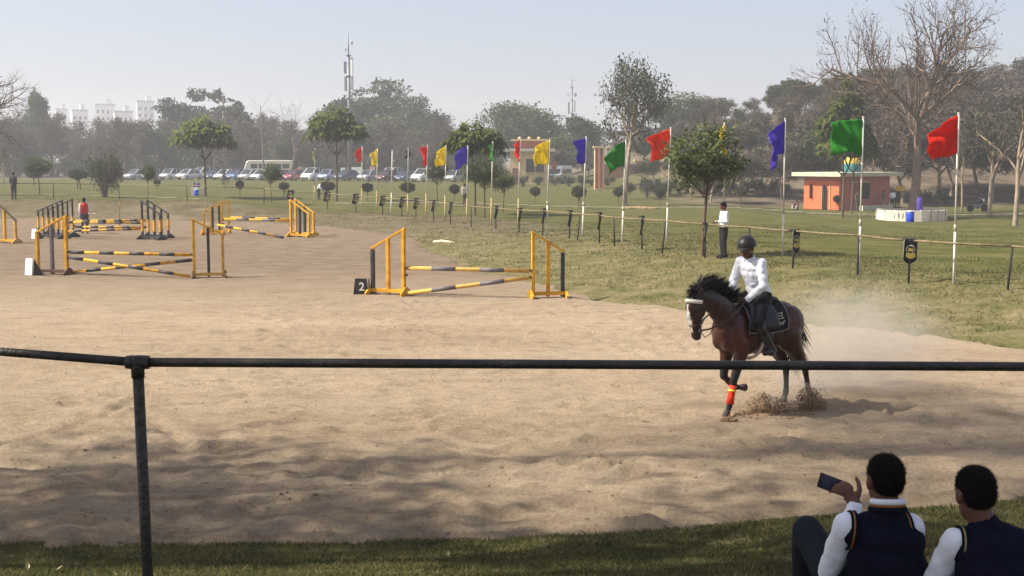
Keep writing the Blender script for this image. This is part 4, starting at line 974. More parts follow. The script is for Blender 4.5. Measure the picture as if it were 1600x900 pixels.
def minibus(px, Y, rz_, rgb, label, Lb=7.0, Hb=2.7):
    p = at_y(px, 280, Y); t = thing("bus", label, "bus", (p[0], Y, g1(p[0], Y)), rz_)
    o = MB().prism([(-Lb / 2, .4), (Lb / 2, .4), (Lb / 2 + .1, 1.2), (Lb / 2 - .25, Hb * .9), (Lb / 2 - .6, Hb), (-Lb / 2, Hb)], (0, -1.05, 0), (1, 0, 0), (0, 0, 1), (0, 2.1, 0)).build("body", paint(rgb), t); bevel(o, .12, 3)
    for s in (-1, 1):
        for k in range(5): MB().box((-Lb * .36 + k * Lb * .165, s * 1.055, Hb * .68), (Lb * .14, .03, Hb * .24)).build("window", glass, t)
        for x in (-Lb * .3, Lb * .32): MB().lathe((x, s * .95, .42), [(.2, -.12), (.4, -.12), (.42, 0), (.4, .12), (.2, .12)], 14, (0, 1, 0)).build("wheel", tyre, t, True)
        MB().box((0, s * 1.053, Hb * .45), (Lb * .96, .02, .16)).build("stripe", paint((206, 160, 60)), t)
        MB().ell((Lb / 2 + .06, s * .75, .85), (.08, .18, .13), nu=8, nv=6).build("headlight", lamp_m, t, True)
    MB().obox((Lb / 2 - .02, 0, Hb * .66), (.03, 0, 0), (0, .9, 0), (-.10, 0, Hb * .17)).build("windscreen", glass, t)
    return t
minibus(420, 191, math.radians(190), (226, 220, 196), "cream minibus with yellow stripe parked behind the car row")
v = minibus(873, 162, math.radians(-110), (228, 228, 226), "white van parked right of the cream gatehouse", 4.6, 2.3); v["category"] = "van"; v.name = "van"

# ------------------------------------------------------------------ buildings
def wallface(t, p, q, h, z0, m, name="wall", thick=.25):
    p, q = V(p, float), V(q, float); u = nrm(q - p); return MB().bar(p + V([0, 0, z0 + h / 2]), q + V([0, 0, z0 + h / 2]), thick, h).build(name, m, t)
brick = mat("brick_red", srgb(190, 112, 98), .9, .14, 5, bump=.3, bscale=20); orange = mat("wall_sunlit_orange", srgb(222, 108, 68), .85, .06, 2); teal = mat("door_teal", srgb(48, 116, 116), .5, .1, 4)
concrete = mat("concrete_pale", srgb(190, 186, 160), .9, .1, 1.5); darkwin = mat("window_dark", (.018, .022, .026), .15, 0, 1, spec=.5); cream = mat("cream_wall", srgb(210, 186, 138), .85, .08, 1)
redpl = mat("red_plaster", srgb(158, 88, 66), .85, .08, 1); roofm = mat("roof_brown", srgb(120, 92, 74), .9, .15, 2)
def hut():
    c = at_y(1311, 327, 104); z = g1(c[0], c[1]); a = math.radians(33)
    t = thing("brick_hut", "small brick-red hut, sunlit side coloured orange, with flat pale roof at the foot of the hill", "building", (c[0], c[1], z), 0)
    u = V([math.cos(a), math.sin(a), 0]); w = V([-math.sin(a), math.cos(a), 0]); A, B, H = 6.0, 3.9, 2.75         # u: right face, w: left face (both leave the near corner)
    MB().obox(V([0, 0, H / 2 - .1]) + u * A / 2 + w * (B / 2), u * (A / 2 - .01), w * (B / 2 - .01), (0, 0, H / 2 + .1)).build("wall", brick, t)
    MB().bar(V([0, 0, H * .44]) - u * .012 + w * .02, V([0, 0, H * .44]) - u * .012 + w * (B - .02), .05, H * .84).build("sunlit_wall", orange, t)  # warm sunlight on the left face, put into its colour
    d0 = w * 1.45; o = MB().bar(d0 - u * .04 + V([0, 0, 0]), d0 - u * .04 + V([0, 0, 2.05]), .85, .05, w).build("door", teal, t)
    MB().bar(d0 - u * .06 + w * -.5 + V([0, 0, 0]), d0 - u * .06 + w * -.5 + V([0, 0, 2.1]), .1, .06, w).build("door_frame", concrete, o)
    o = MB().bar(w * 3.0 - u * .045 + V([0, 0, .9]), w * 3.0 - u * .045 + V([0, 0, 2.1]), .5, .04, w).build("window", darkwin, t)
    for k, (s, wd) in enumerate(((2.3, 2.1),)):
        o = MB().bar(u * s - w * .03 + V([0, 0, .95]), u * s - w * .03 + V([0, 0, 2.25]), .06, wd, w).build("window", darkwin, t)
        MB().bar(u * s - w * .06 + V([0, 0, .95]), u * s - w * .06 + V([0, 0, 2.25]), .06, .09, w).build("mullion", teal, o)
        MB().bar(u * (s - 1.15) - w * .07 + V([0, 0, 2.32]), u * (s + 1.15) - w * .07 + V([0, 0, 2.32]), .18, .1).build("lintel", concrete, o)
    MB().obox(V([0, 0, H + .16]) + u * (A / 2) + w * (B / 2), u * (A / 2 + .75), w * (B / 2 + .75), (0, 0, .16)).build("roof", concrete, t)
    MB().bar(u * 1.0 - w * 1.4 + V([0, 0, .2]), u * 4.6 - w * 1.4 + V([0, 0, .2]), .4, .42).build("step", concrete, t)
    tc_ = V(t.location) + u * 3.6 + w * 1.9 + V([0, 0, H + .32])
    tk = thing("water_tank", "teal and yellow water tank on the hut roof", "water tank", tc_)
    MB().lathe((0, 0, 0), [(.74, 0), (.76, .1), (.73, .2), (.76, .35), (.73, .5), (.75, .7)], 20).build("lower_drum", mat("tank_teal", srgb(44, 110, 116), .5), tk, True)
    MB().lathe((0, 0, .7), [(.75, 0), (.72, .1), (.75, .25), (.72, .4), (.6, .55), (.25, .66), (.22, .76), (.0, .77)], 20).build("upper_drum", mat("tank_yellow", srgb(206, 176, 72), .5), tk, True)
hut()
def gatehouse():
    c = at_y(827, 290, 160); z = g1(c[0], c[1]); t = thing("gatehouse", "cream gatehouse with dark window and ledged roof behind the flags", "building", (c[0], c[1], z))
    MB().box((0, 2, 2.0), (4.8, 4, 4.2)).build("wall", cream, t); MB().box((0, 1.9, 4.25), (6.4, 5.2, .35)).build("roof", concrete, t); MB().box((.2, 2.2, 4.9), (4.0, 3.2, 1.0)).build("parapet", redpl, t)
    MB().box((0, 2, 5.5), (4.6, 3.7, .2)).build("cornice", cream, t)
    for dx in (-1.2, 0, 1.2): MB().ell((dx, .6, 5.72), (.22, .22, .18), nu=8, nv=6).build("finial", cream, t, True)
    o = MB().box((.7, -.02, 2.3), (2.2, .1, 1.7)).build("window", darkwin, t); MB().box((.7, -.09, 2.3), (.08, .05, 1.7)).build("mullion", cream, o); MB().box((.7, -.12, 1.4), (2.5, .3, .12)).build("sill", cream, o)
    MB().box((-1.7, -.02, 1.0), (.8, .08, 2.0)).build("door", roofm, t); MB().box((3.1, .2, 1.4), (.6, .6, 2.9)).build("pillar", redpl, t)
gatehouse()
def pillar(px, Y, ytop, w, label, stripes=True):
    c = at_y(px, 290, Y); z = g1(c[0], c[1]); h = at_y(px, ytop, Y)[2] - z; t = thing("gate_pillar", label, "pillar", (c[0], c[1], z), 0, "gate pillars")
    MB().box((0, 0, h / 2 - .2), (w, w, h + .4)).build("shaft", cream, t)
    for dx in (-w * .3, w * .18): MB().box((dx, -w / 2 - .01, h / 2), (w * .26, .06, h * .96)).build("stripe", redpl, t)
    MB().box((0, 0, h + .08), (w + .3, w + .3, .2)).build("coping", cream, t)
pillar(936, 135, 231, 1.0, "tall cream gate pillar with red stripes right of the violet flag"); pillar(998, 150, 252, .9, "shorter cream gate pillar with red stripes behind the vine-covered tree")
c = at_y(962, 290, 148); z = g1(c[0], c[1]); t = thing("brown_wall", "low brown wall between the two gate pillars", "wall", (c[0], c[1], z))
for k in range(6): MB().box((-2.0 + k * .8, 0, .7), (.79, .3, 1.9 + .02 * (k % 2))).build("panel", mat("wall_brown", srgb(132, 100, 76), .9, .15, 1.5), t)
MB().box((0, 0, 1.75), (5.0, .42, .14)).build("coping", concrete, t)
whitew = mat("flats_white", srgb(232, 230, 226), .8, .05, .05)
flatroof = mat("flats_roof_grey", srgb(170, 168, 166), .85, .05, .1)  # plain grey for the roof slabs of the flats
def flats(px0, px1, ytop, Y, label, nx, nz, rz_=.5, two=False):
    c = at_y((px0 + px1) / 2, 248, Y); w = (px1 - px0) / FPX * Y * .85; h = at_y(px0, ytop, Y)[2]; t = thing("apartment_block", label, "building", (c[0], Y, 0), rz_, "white flats on the skyline")
    MB().box((0, 0, h / 2), (w, w * .7, h)).build("wall", whitew, t); MB().box((0, 0, h + .4), (w * 1.04, w * .74, .8)).build("roof", flatroof, t)
    MB().box((w * .2, 0, h + 2.0), (w * .28, w * .3, 2.6)).build("stair_tower", whitew, t)
    for i in range(nx):
        for j in range(nz):
            MB().box((-w / 2 + (i + .5) * w / nx, -w * .35 - .05, h - 3.2 - j * 3.4), (w / nx * .5, .2, 1.7)).build("window", darkwin, t)
    for j in range(nz): MB().box((0, -w * .35 - .7, h - 4.6 - j * 3.4), (w * .9, 1.3, .35)).build("balcony", whitew, t)
flats(214, 244, 160, 640, "tallest white block at the right end of the far flats", 3, 3, .35); flats(150, 184, 165, 650, "wide white block in the middle of the far flats", 4, 3, .3)
flats(112, 140, 174, 620, "lower white block at the left of the far flats", 3, 3, .5); flats(178, 210, 176, 600, "low white block in front of the tallest flats", 4, 2, .4)
flats(88, 108, 172, 680, "narrow white block beside the dark treetop", 2, 3, .4); flats(24, 54, 155, 700, "white block glimpsed behind the bare tree at the left", 3, 2, .3)

# ------------------------------------------------------------------ masts
steel = mat("mast_steel", srgb(120, 122, 126), .5, .1, 2, metal=.4); panelw = mat("antenna_white", srgb(214, 214, 214), .5)
def mast(px, Y, ytop, label, ant):
    c = at_y(px, 280, Y); z = g1(c[0], c[1]); h = at_y(px, ytop, Y)[2] - z; t = thing("telecom_mast", label, "mast", (c[0], c[1], z), 0, "telecom masts")
    MB().tube([(0, 0, -.3), (0, 0, h * .84)], [.34, .2], 10).build("shaft", steel, t, True); MB().tube([(0, 0, h * .84), (0, 0, h)], [.1, .05], 6).build("spike", steel, t, True)
    for k, (s0, s1, a, rr) in enumerate(ant):
        x, y = rr * math.cos(a), rr * math.sin(a); MB().box((x, y, h * (s0 + s1) / 2), (.34, .3, h * (s1 - s0)), a).build("antenna", panelw if k % 2 else steel, t)
        for s in (s0 + .01, s1 - .01): MB().bar((0, 0, h * s), (x, y, h * s), .07, .07).build("bracket", steel, t)
    for s, a in ((.885, 2.6), (.93, .4)):
        o = MB().lathe((.35 * math.cos(a), .35 * math.sin(a), h * s), [(.05, 0), (.32, .12), (.36, .2)], 12, (math.cos(a), math.sin(a) - .6, 0)).build("dish", panelw, t, True)
    for s in (.55, .70, .84): MB().lathe((0, 0, h * s), [(.3, 0), (.42, .04), (.42, .12), (.3, .14)], 12).build("collar", steel, t)
mast(547, 190, 50, "tall slim telecom mast rising above the hazy trees", [(.60, .70, 2.8, .5), (.61, .71, .2, .5), (.72, .80, 3.1, .52), (.70, .83, -.3, .5), (.71, .82, 1.6, .5)])
mast(893, 300, 114, "small telecom mast far behind the domed tree", [(.55, .68, 3.0, .7), (.57, .70, 0, .7), (.58, .66, 1.5, .6), (.74, .79, 3.1, 1.0), (.74, .78, .1, .9)])

# ------------------------------------------------------------------ planter, drums, table, boards
pl_white = mat("planter_white", srgb(214, 202, 184), .85, .12, 1.2); blue = mat("drum_blue", srgb(16, 66, 190), .45, .06, 3); purple = mat("wrap_purple", srgb(70, 50, 140), .7, .1, 5)
t = thing("round_planter", "low round white planter wall round the huge bare tree", "planter", BT)
mb = MB(); R0 = 2.35
for k in range(28):
    a0, a1 = 2 * math.pi * k / 28, 2 * math.pi * (k + .985) / 28; am = (a0 + a1) / 2
    MB().obox((R0 * math.cos(am), R0 * math.sin(am), .28), (.12 * math.cos(am), .12 * math.sin(am), 0), (-.262 * math.sin(am), .262 * math.cos(am), 0), (0, 0, .48)).build("block", pl_white, t)
MB().lathe((0, 0, .55), [(.02, 0), (2.24, 0), (2.24, .06), (.02, .1)], 28).build("soil", mat("soil", srgb(120, 100, 76), .95, .2, 2), t)
for k in range(3): MB().bar((.6 + .5 * k, -2.52, -.05), (.62 + .5 * k, -2.5, .85), .07, .05).build("prop", bark_brown, t)
for k, x in enumerate((-1.75, -1.5, -1.28, -1.05)):
    yy = -math.sqrt(2.47 ** 2 - x * x); MB().bar((x, yy - .02, .22 + .05 * (k % 2)), (x + .03 * (-1) ** k, yy - .02, .55), .05, .03).build("painted_mark", gry, t)
t = thing("purple_dispenser", "tall purple water dispenser standing on the round planter before the huge bare tree", "dispenser", BT + V([-.05, -2.0, .66])); MB().lathe((0, 0, 0), [(.2, 0), (.22, .04), (.21, .5), (.22, .95), (.16, 1.02)], 16).build("body", purple, t, True); MB().bar((0, -.2, .12), (0, -.28, .1), .04, .04).build("tap", white, t)
def drum(px, py, label, hpx, sc_=1.0):
    b = on_ground(px, py); h = hpx / FPX * b[1]; t = thing("drum", label, "drum", b, 0, "blue plastic drums"); r_ = h * .36
    MB().lathe((0, 0, -.02), [(r_ * .9, 0), (r_, .05 * h), (r_ * .97, .3 * h), (r_ * 1.02, .34 * h), (r_ * .97, .38 * h), (r_ * 1.02, .7 * h), (r_ * .97, .74 * h), (r_, h)], 18).build("body", blue, t, True)
    MB().lathe((0, 0, h - .02), [(r_ * 1.05, 0), (r_ * 1.05, .04), (r_ * .2, .06)], 18).build("lid", white, t); return b, h
drum(1422, 347, "blue plastic drum in front of the round white planter", 17)
b, h = drum(307, 306, "blue plastic drum under the small white table on the lawn", 10)
t = thing("small_table", "small white table on the lawn by the umbrella tree", "table", b + V([0, .5, 0])); hh = .62
MB().box((0, 0, hh), (.95, .6, .04)).build("table_top", white, t)
for x in (-.42, .42):
    for y in (-.25, .25): MB().box((x, y, hh / 2 - .03), (.05, .05, hh)).build("leg", white, t)
t = thing("purple_dispenser", "purple dispenser standing on the small white table", "dispenser", b + V([.02, .45, hh + .02]))
MB().lathe((0, 0, 0), [(.13, 0), (.15, .03), (.15, .32), (.12, .38), (.05, .4)], 14).build("body", purple, t, True); MB().bar((0, -.14, .06), (0, -.2, .05), .03, .03).build("tap", white, t)
t = thing("grey_bundle", "grey bundle standing on the small white table beside the dispenser", "bundle", b + V([-.3, .5, hh + .02])); MB().ell((0, 0, .24), (.13, .13, .26)).build("wrapping", mat("bundle_grey", srgb(100, 98, 92), .9, .2, 6), t, True)
def board(px, ytop, ybot, Y, w, m, label):
    c = at_y(px, 275, Y); z = g1(c[0], c[1]); z0, z1 = at_y(px, ybot, Y)[2] - z, at_y(px, ytop, Y)[2] - z; t = thing("notice_board", label, "board", (c[0], Y, z), 0, "boards behind the car row")
    MB().box((0, 0, (z0 + z1) / 2), (w, .08, z1 - z0)).build("panel", m, t)
    for s in (-.4, .4): MB().box((s * w, .07, z1 / 2 - .1), (.1, .06, z1 + .2)).build("post", steel, t)
board(558, 261, 272, 186, 1.6, white, "white board behind the slate grey car"); board(582, 260, 271, 186, .8, mat("board_pink", srgb(206, 160, 140), .7), "small pink board beside the white board")
board(536, 262, 270, 188, .7, white, "narrow white board left of the white board")
board(602, 287, 293, 158, 1.3, mat("board_orange", srgb(226, 150, 30), .7), "low orange board on the lawn below the maroon car")
t = thing("awning", "thin pale awning roof behind the bus", "awning", at_y(447, 256, 200)); t.location.z = g1(t.location.x, 200.0); hz = at_y(447, 256, 200)[2] - t.location.z
MB().box((0, 0, hz), (2.6, 2, .1)).build("roof", concrete, t)
for s in (-1, 1): MB().box((s * 1.2, 0, hz / 2 - .1), (.08, .08, hz + .1)).build("post", steel, t)
b = on_ground(1406, 327); t = thing("yellow_sign", "small yellow sign on a post beside the group at the hut", "sign", b); MB().box((0, 0, 1.72), (.7, .05, .4)).build("panel", mat("sign_yellow", srgb(214, 168, 30), .6), t); MB().box((0, .05, .75), (.06, .04, 1.9)).build("post", dpost, t)
b = on_ground(1527, 331); t = thing("motorbike", "dark motorbike parked under the trees at the right", "motorbike", b, .2)
for x in (-.62, .62): MB().lathe((x, 0, .3), [(.2, -.05), (.3, -.05), (.31, 0), (.3, .05), (.2, .05)], 14, (0, 1, 0)).build("wheel", tyre, t, True)
MB().ell((.12, 0, .78), (.3, .15, .15)).build("tank", dark_trim, t, True); MB().ell((-.4, 0, .78), (.38, .13, .09)).build("seat", dark_trim, t, True); MB().ell((0, 0, .45), (.28, .14, .2)).build("engine", steel, t, True)
MB().tube([(.62, 0, .3), (.42, 0, .95), (.38, 0, 1.05)], .035, 6).build("fork", steel, t, True); MB().tube([(.38, -.35, 1.06), (.42, 0, 1.02), (.38, .35, 1.06)], .02, 6).build("handlebar", steel, t, True)
MB().tube([(-.62, 0, .3), (-.1, 0, .5), (.35, 0, .85)], .03, 6).build("frame", steel, t, True); MB().ell((.52, 0, .9), (.08, .1, .1)).build("headlight", lamp_m, t, True)
b = on_ground(991, 326); mb = MB()
for k in range(5):
    a = k * 1.1; mb.ell((b[0] + .45 * k - .5, b[1] + .2 * math.sin(a), b[2] + .02), (.5, .45, .14 + .03 * math.sin(k)), nu=9, nv=6)
tag(mb.build("earth_mound", mat("soil2", srgb(140, 118, 84), .95, .2, 2), smooth=True), "low earth mound at the foot of the vine-covered tree", "mound")

# ------------------------------------------------------------------ people
skin = mat("skin", srgb(98, 64, 46), .55, .06, 12, spec=.35); hairm = mat("hair_black", (.008, .006, .005), .9, .3, 90, bump=.8, bscale=200, spec=.08)
def cloth(name, rgb, var=.06, bump=.25): return mat("cloth_" + name, srgb(*rgb), .85, var, 10, bump=bump, bscale=26, spec=.15)
shirt_w = cloth("white_shirt", (228, 230, 236), .03); trous_d = cloth("dark_trousers", (40, 38, 38)); shoe_b = mat("shoe_black", srgb(24, 22, 22), .45, .1, 5)
eye_m = mat("eye_dark", (.01, .01, .01), .2, spec=.6); lip_m = mat("lip", srgb(96, 52, 44), .5)
def stand_pose(h=1.7, **kw):
    s = h / 1.7
    J = dict(pel=(0, 0, .93), che=(0, 0, 1.25), nek=(0, .01, 1.44), hed=(0, -.015, 1.585), look=(0, -1, -.08),
             shL=(.175, .01, 1.38), elL=(.215, .03, 1.10), wrL=(.21, -.03, .86), shR=(-.175, .01, 1.38), elR=(-.215, .03, 1.10), wrR=(-.21, -.03, .86),
             hiL=(.09, 0, .90), knL=(.10, -.02, .49), anL=(.105, .02, .08), toL=(.12, -.15, .03), hiR=(-.09, 0, .90), knR=(-.10, -.02, .49), anR=(-.105, .02, .08), toR=(-.12, -.15, .03))
    J.update(kw); return {k: (V(v, float) * s if k != 'look' else V(v, float)) for k, v in J.items()}
def hand(mb, wr, dr, palm_n, side, curl, sc=1.0, spread=.22):
    """palm plus five fingers; dr points along the hand, palm_n out of the palm, side towards the thumb"""
    dr, pn = nrm(dr), nrm(palm_n); sd = nrm(side - (side @ dr) * dr)
    mb.ell(wr + dr * .045 * sc, dr * .055 * sc, sd * .042 * sc, pn * .018 * sc, 10, 7)
    for k, (off, ln) in enumerate(((.034, .074), (.0115, .082), (-.0115, .076), (-.034, .06))):
        p = wr + dr * .085 * sc + sd * off * sc; a = 0; pts = [p]; dd = nrm(dr + sd * spread * (1.5 - k) * .6)
        for j in range(3):
            a += curl; q = dd * math.cos(a) + pn * math.sin(a); pts.append(pts[-1] + q * ln * sc * (.42, .33, .25)[j])
        mb.caps(pts, [.0105 * sc, .0100 * sc, .0096 * sc, .0088 * sc], 7)
    p = wr + dr * .03 * sc + sd * .035 * sc; td = nrm(dr * .6 + sd * .9 + pn * .25)
    mb.caps([p, p + td * .035 * sc, p + td * .055 * sc + dr * .018 * sc, p + td * .062 * sc + dr * .042 * sc], [.0155 * sc, .0145 * sc, .0135 * sc, .012 * sc], 7)
def wrinkle(o, amt, size):
    tx = bpy.data.textures.new("folds", 'CLOUDS'); tx.noise_scale = size; tx.noise_depth = 2
    md = o.modifiers.new("folds", 'DISPLACE'); md.texture = tx; md.strength = amt; md.mid_level = .42; md.texture_coords = 'LOCAL'
def person(label, loc, rz, J, top, bottom, shoes=shoe_b, hair=True, vox=.022, group=None, hands=False, slim=1.0, sleeves=None, top_name="shirt", bare_fore=False, hand_spec=None, name="person", headscale=1.0, neckdown=False):
    t = thing(name, label, "person", loc, rz, group)
    lat = nrm(J['shL'] - J['shR']); up = nrm(J['nek'] - J['pel']); fwd = nrm(np.cross(lat, up)) * -1
    if fwd @ J['look'] < 0: fwd = -fwd
    def torso(mb, k, vest=0.0):
        a, b, c, n = J['pel'], (J['pel'] + J['che']) / 2, J['che'], J['nek']
        for p, w, d_, hgt in ((a, .165, .115, .13), (a * .6 + b * .4, .155, .11, .14), (b, .15, .105, .14), (b * .5 + c * .5, .16, .112, .14), (c, .175, .118, .14), (c * .55 + n * .45, .165, .105, .10)):
            mb.ell(p, lat * w * slim * k, fwd * d_ * k, up * hgt, 16, 10)
        for s in 'LR':
            mb.caps([J['sh' + s] + (c - J['sh' + s]) * (.13 if vest else 0), c * .40 + n * .60], [.064 * k + vest, .068 * k], 10)
            if vest: mb.caps([J['sh' + s] * .72 + c * .28 * .5 + n * .28 * .5, n * .85 + c * .15], [.066, .062], 10)
    def arm(mb, s, k, add=0, lo=0, hi=1.0, shk=1.0):
        sh, el, wr = J['sh' + s], J['el' + s], J['wr' + s]; mb.caps([sh, el * .5 + sh * .5, el], [(.06 + add) * k * shk, (.05 + add) * k, (.043 + add) * k], 10)
        e = el + (wr - el) * hi; mb.caps([el, el * .6 + e * .4, e], [(.042 + add) * k, (.04 + add) * k, (.030 + add) * k], 10)
    def leg(mb, s, k, add=0, hi=1.0):
        h, kn, an = J['hi' + s], J['kn' + s], J['an' + s]; e = kn + (an - kn) * hi
        mb.caps([h, h * .5 + kn * .5, kn], [(.088 + add) * k, (.075 + add) * k, (.056 + add) * k], 11); mb.caps([kn, kn * .65 + e * .35, e], [(.054 + add) * k, (.054 + add) * k, (.038 + add) * k], 10)
    hc = J['hed']; lk = nrm(J['look']); hs = headscale; hu = nrm(V([0, 0, 1.]) - (lk[2]) * lk); hl = np.cross(hu, lk)
    if neckdown: pass
    mb = MB(); torso(mb, .95 if sleeves is None else .88)
    for s in 'LR':
        arm(mb, s, .95); leg(mb, s, .95); mb.caps([J['an' + s], J['to' + s]], [.04, .03], 9)
        wr = J['wr' + s]; dr = nrm(wr - J['el' + s])
        if hands:
            sp = (hand_spec or {}).get(s, {}); hand(mb, wr, sp.get('dir', dr), sp.get('pn', nrm(J['pel'] - wr)), sp.get('side', fwd), sp.get('curl', .35), .88)
        else: mb.ell(wr + dr * .06, dr * .075, lat * .03, nrm(np.cross(dr, lat)) * .035, 9, 7)
    mb.caps([J['nek'], hc - hu * .06 * hs - lk * .01], [.058, .054], 11)
    mb.ell(hc + hu * .025 * hs, hl * .076 * hs, lk * .098 * hs, hu * .096 * hs, 18, 12); mb.ell(hc - hu * .055 * hs + lk * .028 * hs, hl * .058 * hs, lk * .066 * hs, hu * .066 * hs, 14, 9)
    mb.ell(hc + lk * .102 * hs - hu * .018 * hs, hl * .014, lk * .018, hu * .028, 8, 6); mb.ell(hc + lk * .085 * hs + hu * .022 * hs, hl * .055, lk * .016, hu * .012, 10, 6)
    for s in (-1, 1): mb.ell(hc + hl * s * .079 * hs - hu * .005, hl * .012, lk * .022, hu * .034, 8, 6)
    body = fused("body", mb, .0066 if hands else vox, 4 if vox > .015 else 3, skin, t)
    if hands or vox < .02:
        for s in (-1, 1): MB().ell(hc + lk * .086 * hs + hl * s * .031 * hs + hu * .006, .010, nu=8, nv=6).build("eye", eye_m, t, True)
        MB().ell(hc + lk * .092 * hs - hu * .066 * hs, hl * .026, lk * .008, hu * .008, 8, 5).build("mouth", lip_m, t, True)
    mb = MB(); torso(mb, 1.06, .002 if sleeves is not None else 0)
    mb.caps([J['nek'] - up * .05, J['nek'] + up * (-.012 if sleeves is None else -.005)], [.075, .064], 11)
    if sleeves is None:
        for s in 'LR': arm(mb, s, 1.0, .012, hi=.25 if bare_fore else .97)
    so = fused(top_name, mb, vox * .95, 3 if vox > .015 else 4, top, t)
    if sleeves is not None and vox < .016: wrinkle(so, .014, .11)
    if sleeves is None and vox < .016: wrinkle(so, .012, .2); wrinkle(so, .022, .055)
    if sleeves is not None:
        for s in 'LR':
            mb = MB(); arm(mb, s, 1.0, .007, hi=.95, shk=.97); so = fused("sleeve", mb, vox * .95, 3, sleeves, t)
            if vox < .016: wrinkle(so, .018, .07)
    mb = MB(); mb.ell(J['pel'] - up * .01, lat * .172 * slim, fwd * .126, up * .13, 16, 10)
    for s in 'LR': leg(mb, s, 1.0, .016, .97)
    fused("trousers", mb, vox * .95, 3, bottom, t)
    for s in 'LR':
        an, to = J['an' + s], J['to' + s]; mb = MB(); mb.caps([an + (an - to) * .35 - V([0, 0, .02]), an * .4 + to * .6, to], [.046, .048, .04], 10); mb.caps([an, an * .7 + J['kn' + s] * .3 * 1.0], [.05, .048], 10) if shoes.name.startswith("boot") else None
        fused("shoe", mb, max(.016, vox * .8), 2, shoes, t)
    if hair:
        mb = MB(); mb.ell(hc + hu * .048 * hs - lk * .012 * hs, hl * .083 * hs, lk * .100 * hs, hu * .085 * hs, 18, 12); mb.ell(hc - lk * .040 * hs + hu * .010 * hs, hl * .078 * hs, lk * .066 * hs, hu * .078 * hs, 14, 10)
        ho = fused("hair", mb, max(.011, vox * .6), 3, hairm, t)
        if hands:            # cropped strands break the outline
            rh = np.random.default_rng(8); nvh = len(ho.data.vertices); cv = np.empty(nvh * 3, np.float32); ho.data.vertices.foreach_get("co", cv); cv = cv.reshape(-1, 3); nn = np.empty(nvh * 3, np.float32); ho.data.vertices.foreach_get("normal", nn); nn = nn.reshape(-1, 3)
            k = rh.integers(0, nvh, 5200); p = cv[k] + rh.normal(0, .004, (5200, 3)) - nn[k] * .003; dd = nn[k] * .8 - hu * .35 + rh.normal(0, .35, (5200, 3)); dd /= np.linalg.norm(dd, axis=1)[:, None]; ln_ = rh.uniform(.006, .014, 5200)[:, None]
            sd = np.cross(dd, rh.normal(size=(5200, 3))); sd /= np.linalg.norm(sd, axis=1)[:, None]; sd *= .0011
            link("hair_strands", raw_mesh("hair_strands", np.stack([p - sd, p + sd, p + dd * ln_], 1).reshape(-1, 3), 3), hairm, t)
    return t
# distant people
b = on_ground(1130, 403)
person("man in white shirt and dark trousers standing at the railing, seen from the side", b, math.radians(-78), stand_pose(1.6, elL=(.21, .02, 1.12), wrL=(.16, -.22, 1.12), elR=(-.21, .04, 1.11), wrR=(-.12, -.22, 1.10), look=(.05, -1, -.35)), shirt_w, trous_d, vox=.019)
b = on_ground(22, 312)
person("man in dark clothes standing with his back turned at the far left", b, math.radians(170), stand_pose(1.72, wrL=(.12, -.14, 1.05), wrR=(-.12, -.14, 1.02)), cloth("black_jacket", (44, 42, 44)), cloth("charcoal", (46, 44, 46)), vox=.026)
b = at_z(133, 365)
t = person("person in red and white top standing behind the oxer holding paper", b, math.radians(200), stand_pose(1.62, elR=(-.24, 0, 1.12), wrR=(-.3, -.15, .98)), cloth("red_vest", (196, 52, 44)), cloth("grey_trousers", (62, 64, 72)), vox=.024, sleeves=cloth("white_sleeve", (220, 218, 214)))
ca, sa = math.cos(math.radians(200)), math.sin(math.radians(200)); hx, hy = -.32, -.26
pp = thing("paper_sheet", "white paper held by the person in red", "paper", V(b) + V([ca * hx - sa * hy, sa * hx + ca * hy, .90])); MB().box((0, 0, 0), (.34, .22, .02), .3).build("sheet", white, pp)
b = on_ground(498, 312)
person("man in white shirt bending over a ball tree beside the leftmost flag pole", b, math.radians(60), stand_pose(1.62, che=(0, -.16, 1.17), nek=(0, -.30, 1.3), hed=(0, -.4, 1.38), look=(0, -.8, -.6), shL=(.17, -.26, 1.26), shR=(-.17, -.26, 1.26), elL=(.2, -.36, 1.0), elR=(-.2, -.36, 1.0), wrL=(.14, -.5, .85), wrR=(-.14, -.5, .85)), shirt_w, cloth("grey_trousers", (62, 64, 72)), vox=.026)
b = on_ground(1394, 328)
person("man in white shirt and black trousers in the group by the hut", b, math.radians(-20), stand_pose(1.68, wrL=(.1, -.2, 1.1), wrR=(-.1, -.2, 1.1)), shirt_w, trous_d, vox=.028)
b = on_ground(1380, 328)
person("person in grey-green jacket and pale trousers in the group by the hut", b, math.radians(60), stand_pose(1.64), cloth("olive", (96, 98, 84), .25), cloth("pale_trousers", (168, 158, 146)), vox=.028)
b = on_ground(1401, 325)
person("person in dark clothes partly hidden by the yellow sign", b, math.radians(10), stand_pose(1.66), cloth("black_jacket", (44, 42, 44)), trous_d, vox=.028)
b = on_ground(1340, 330)
person("person in mottled brown clothes standing before the hut window", b, math.radians(30), stand_pose(1.66), cloth("brown_mottle", (104, 92, 78), .3), cloth("brown_trousers", (88, 78, 68), .2), vox=.028)
SIT = dict(pel=(0, 0, .11), che=(0, -.05, .42), nek=(0, -.04, .62), hed=(0, -.07, .76), shL=(.17, -.04, .56), shR=(-.17, -.04, .56), elL=(.22, -.14, .34), elR=(-.22, -.14, .34), wrL=(.14, -.32, .34), wrR=(-.14, -.32, .34),
           hiL=(.09, 0, .1), knL=(.2, -.36, .34), anL=(.12, -.5, .06), toL=(.12, -.66, .03), hiR=(-.09, 0, .1), knR=(-.2, -.36, .34), anR=(-.12, -.5, .06), toR=(-.12, -.66, .03))
b = on_ground(1245, 328)
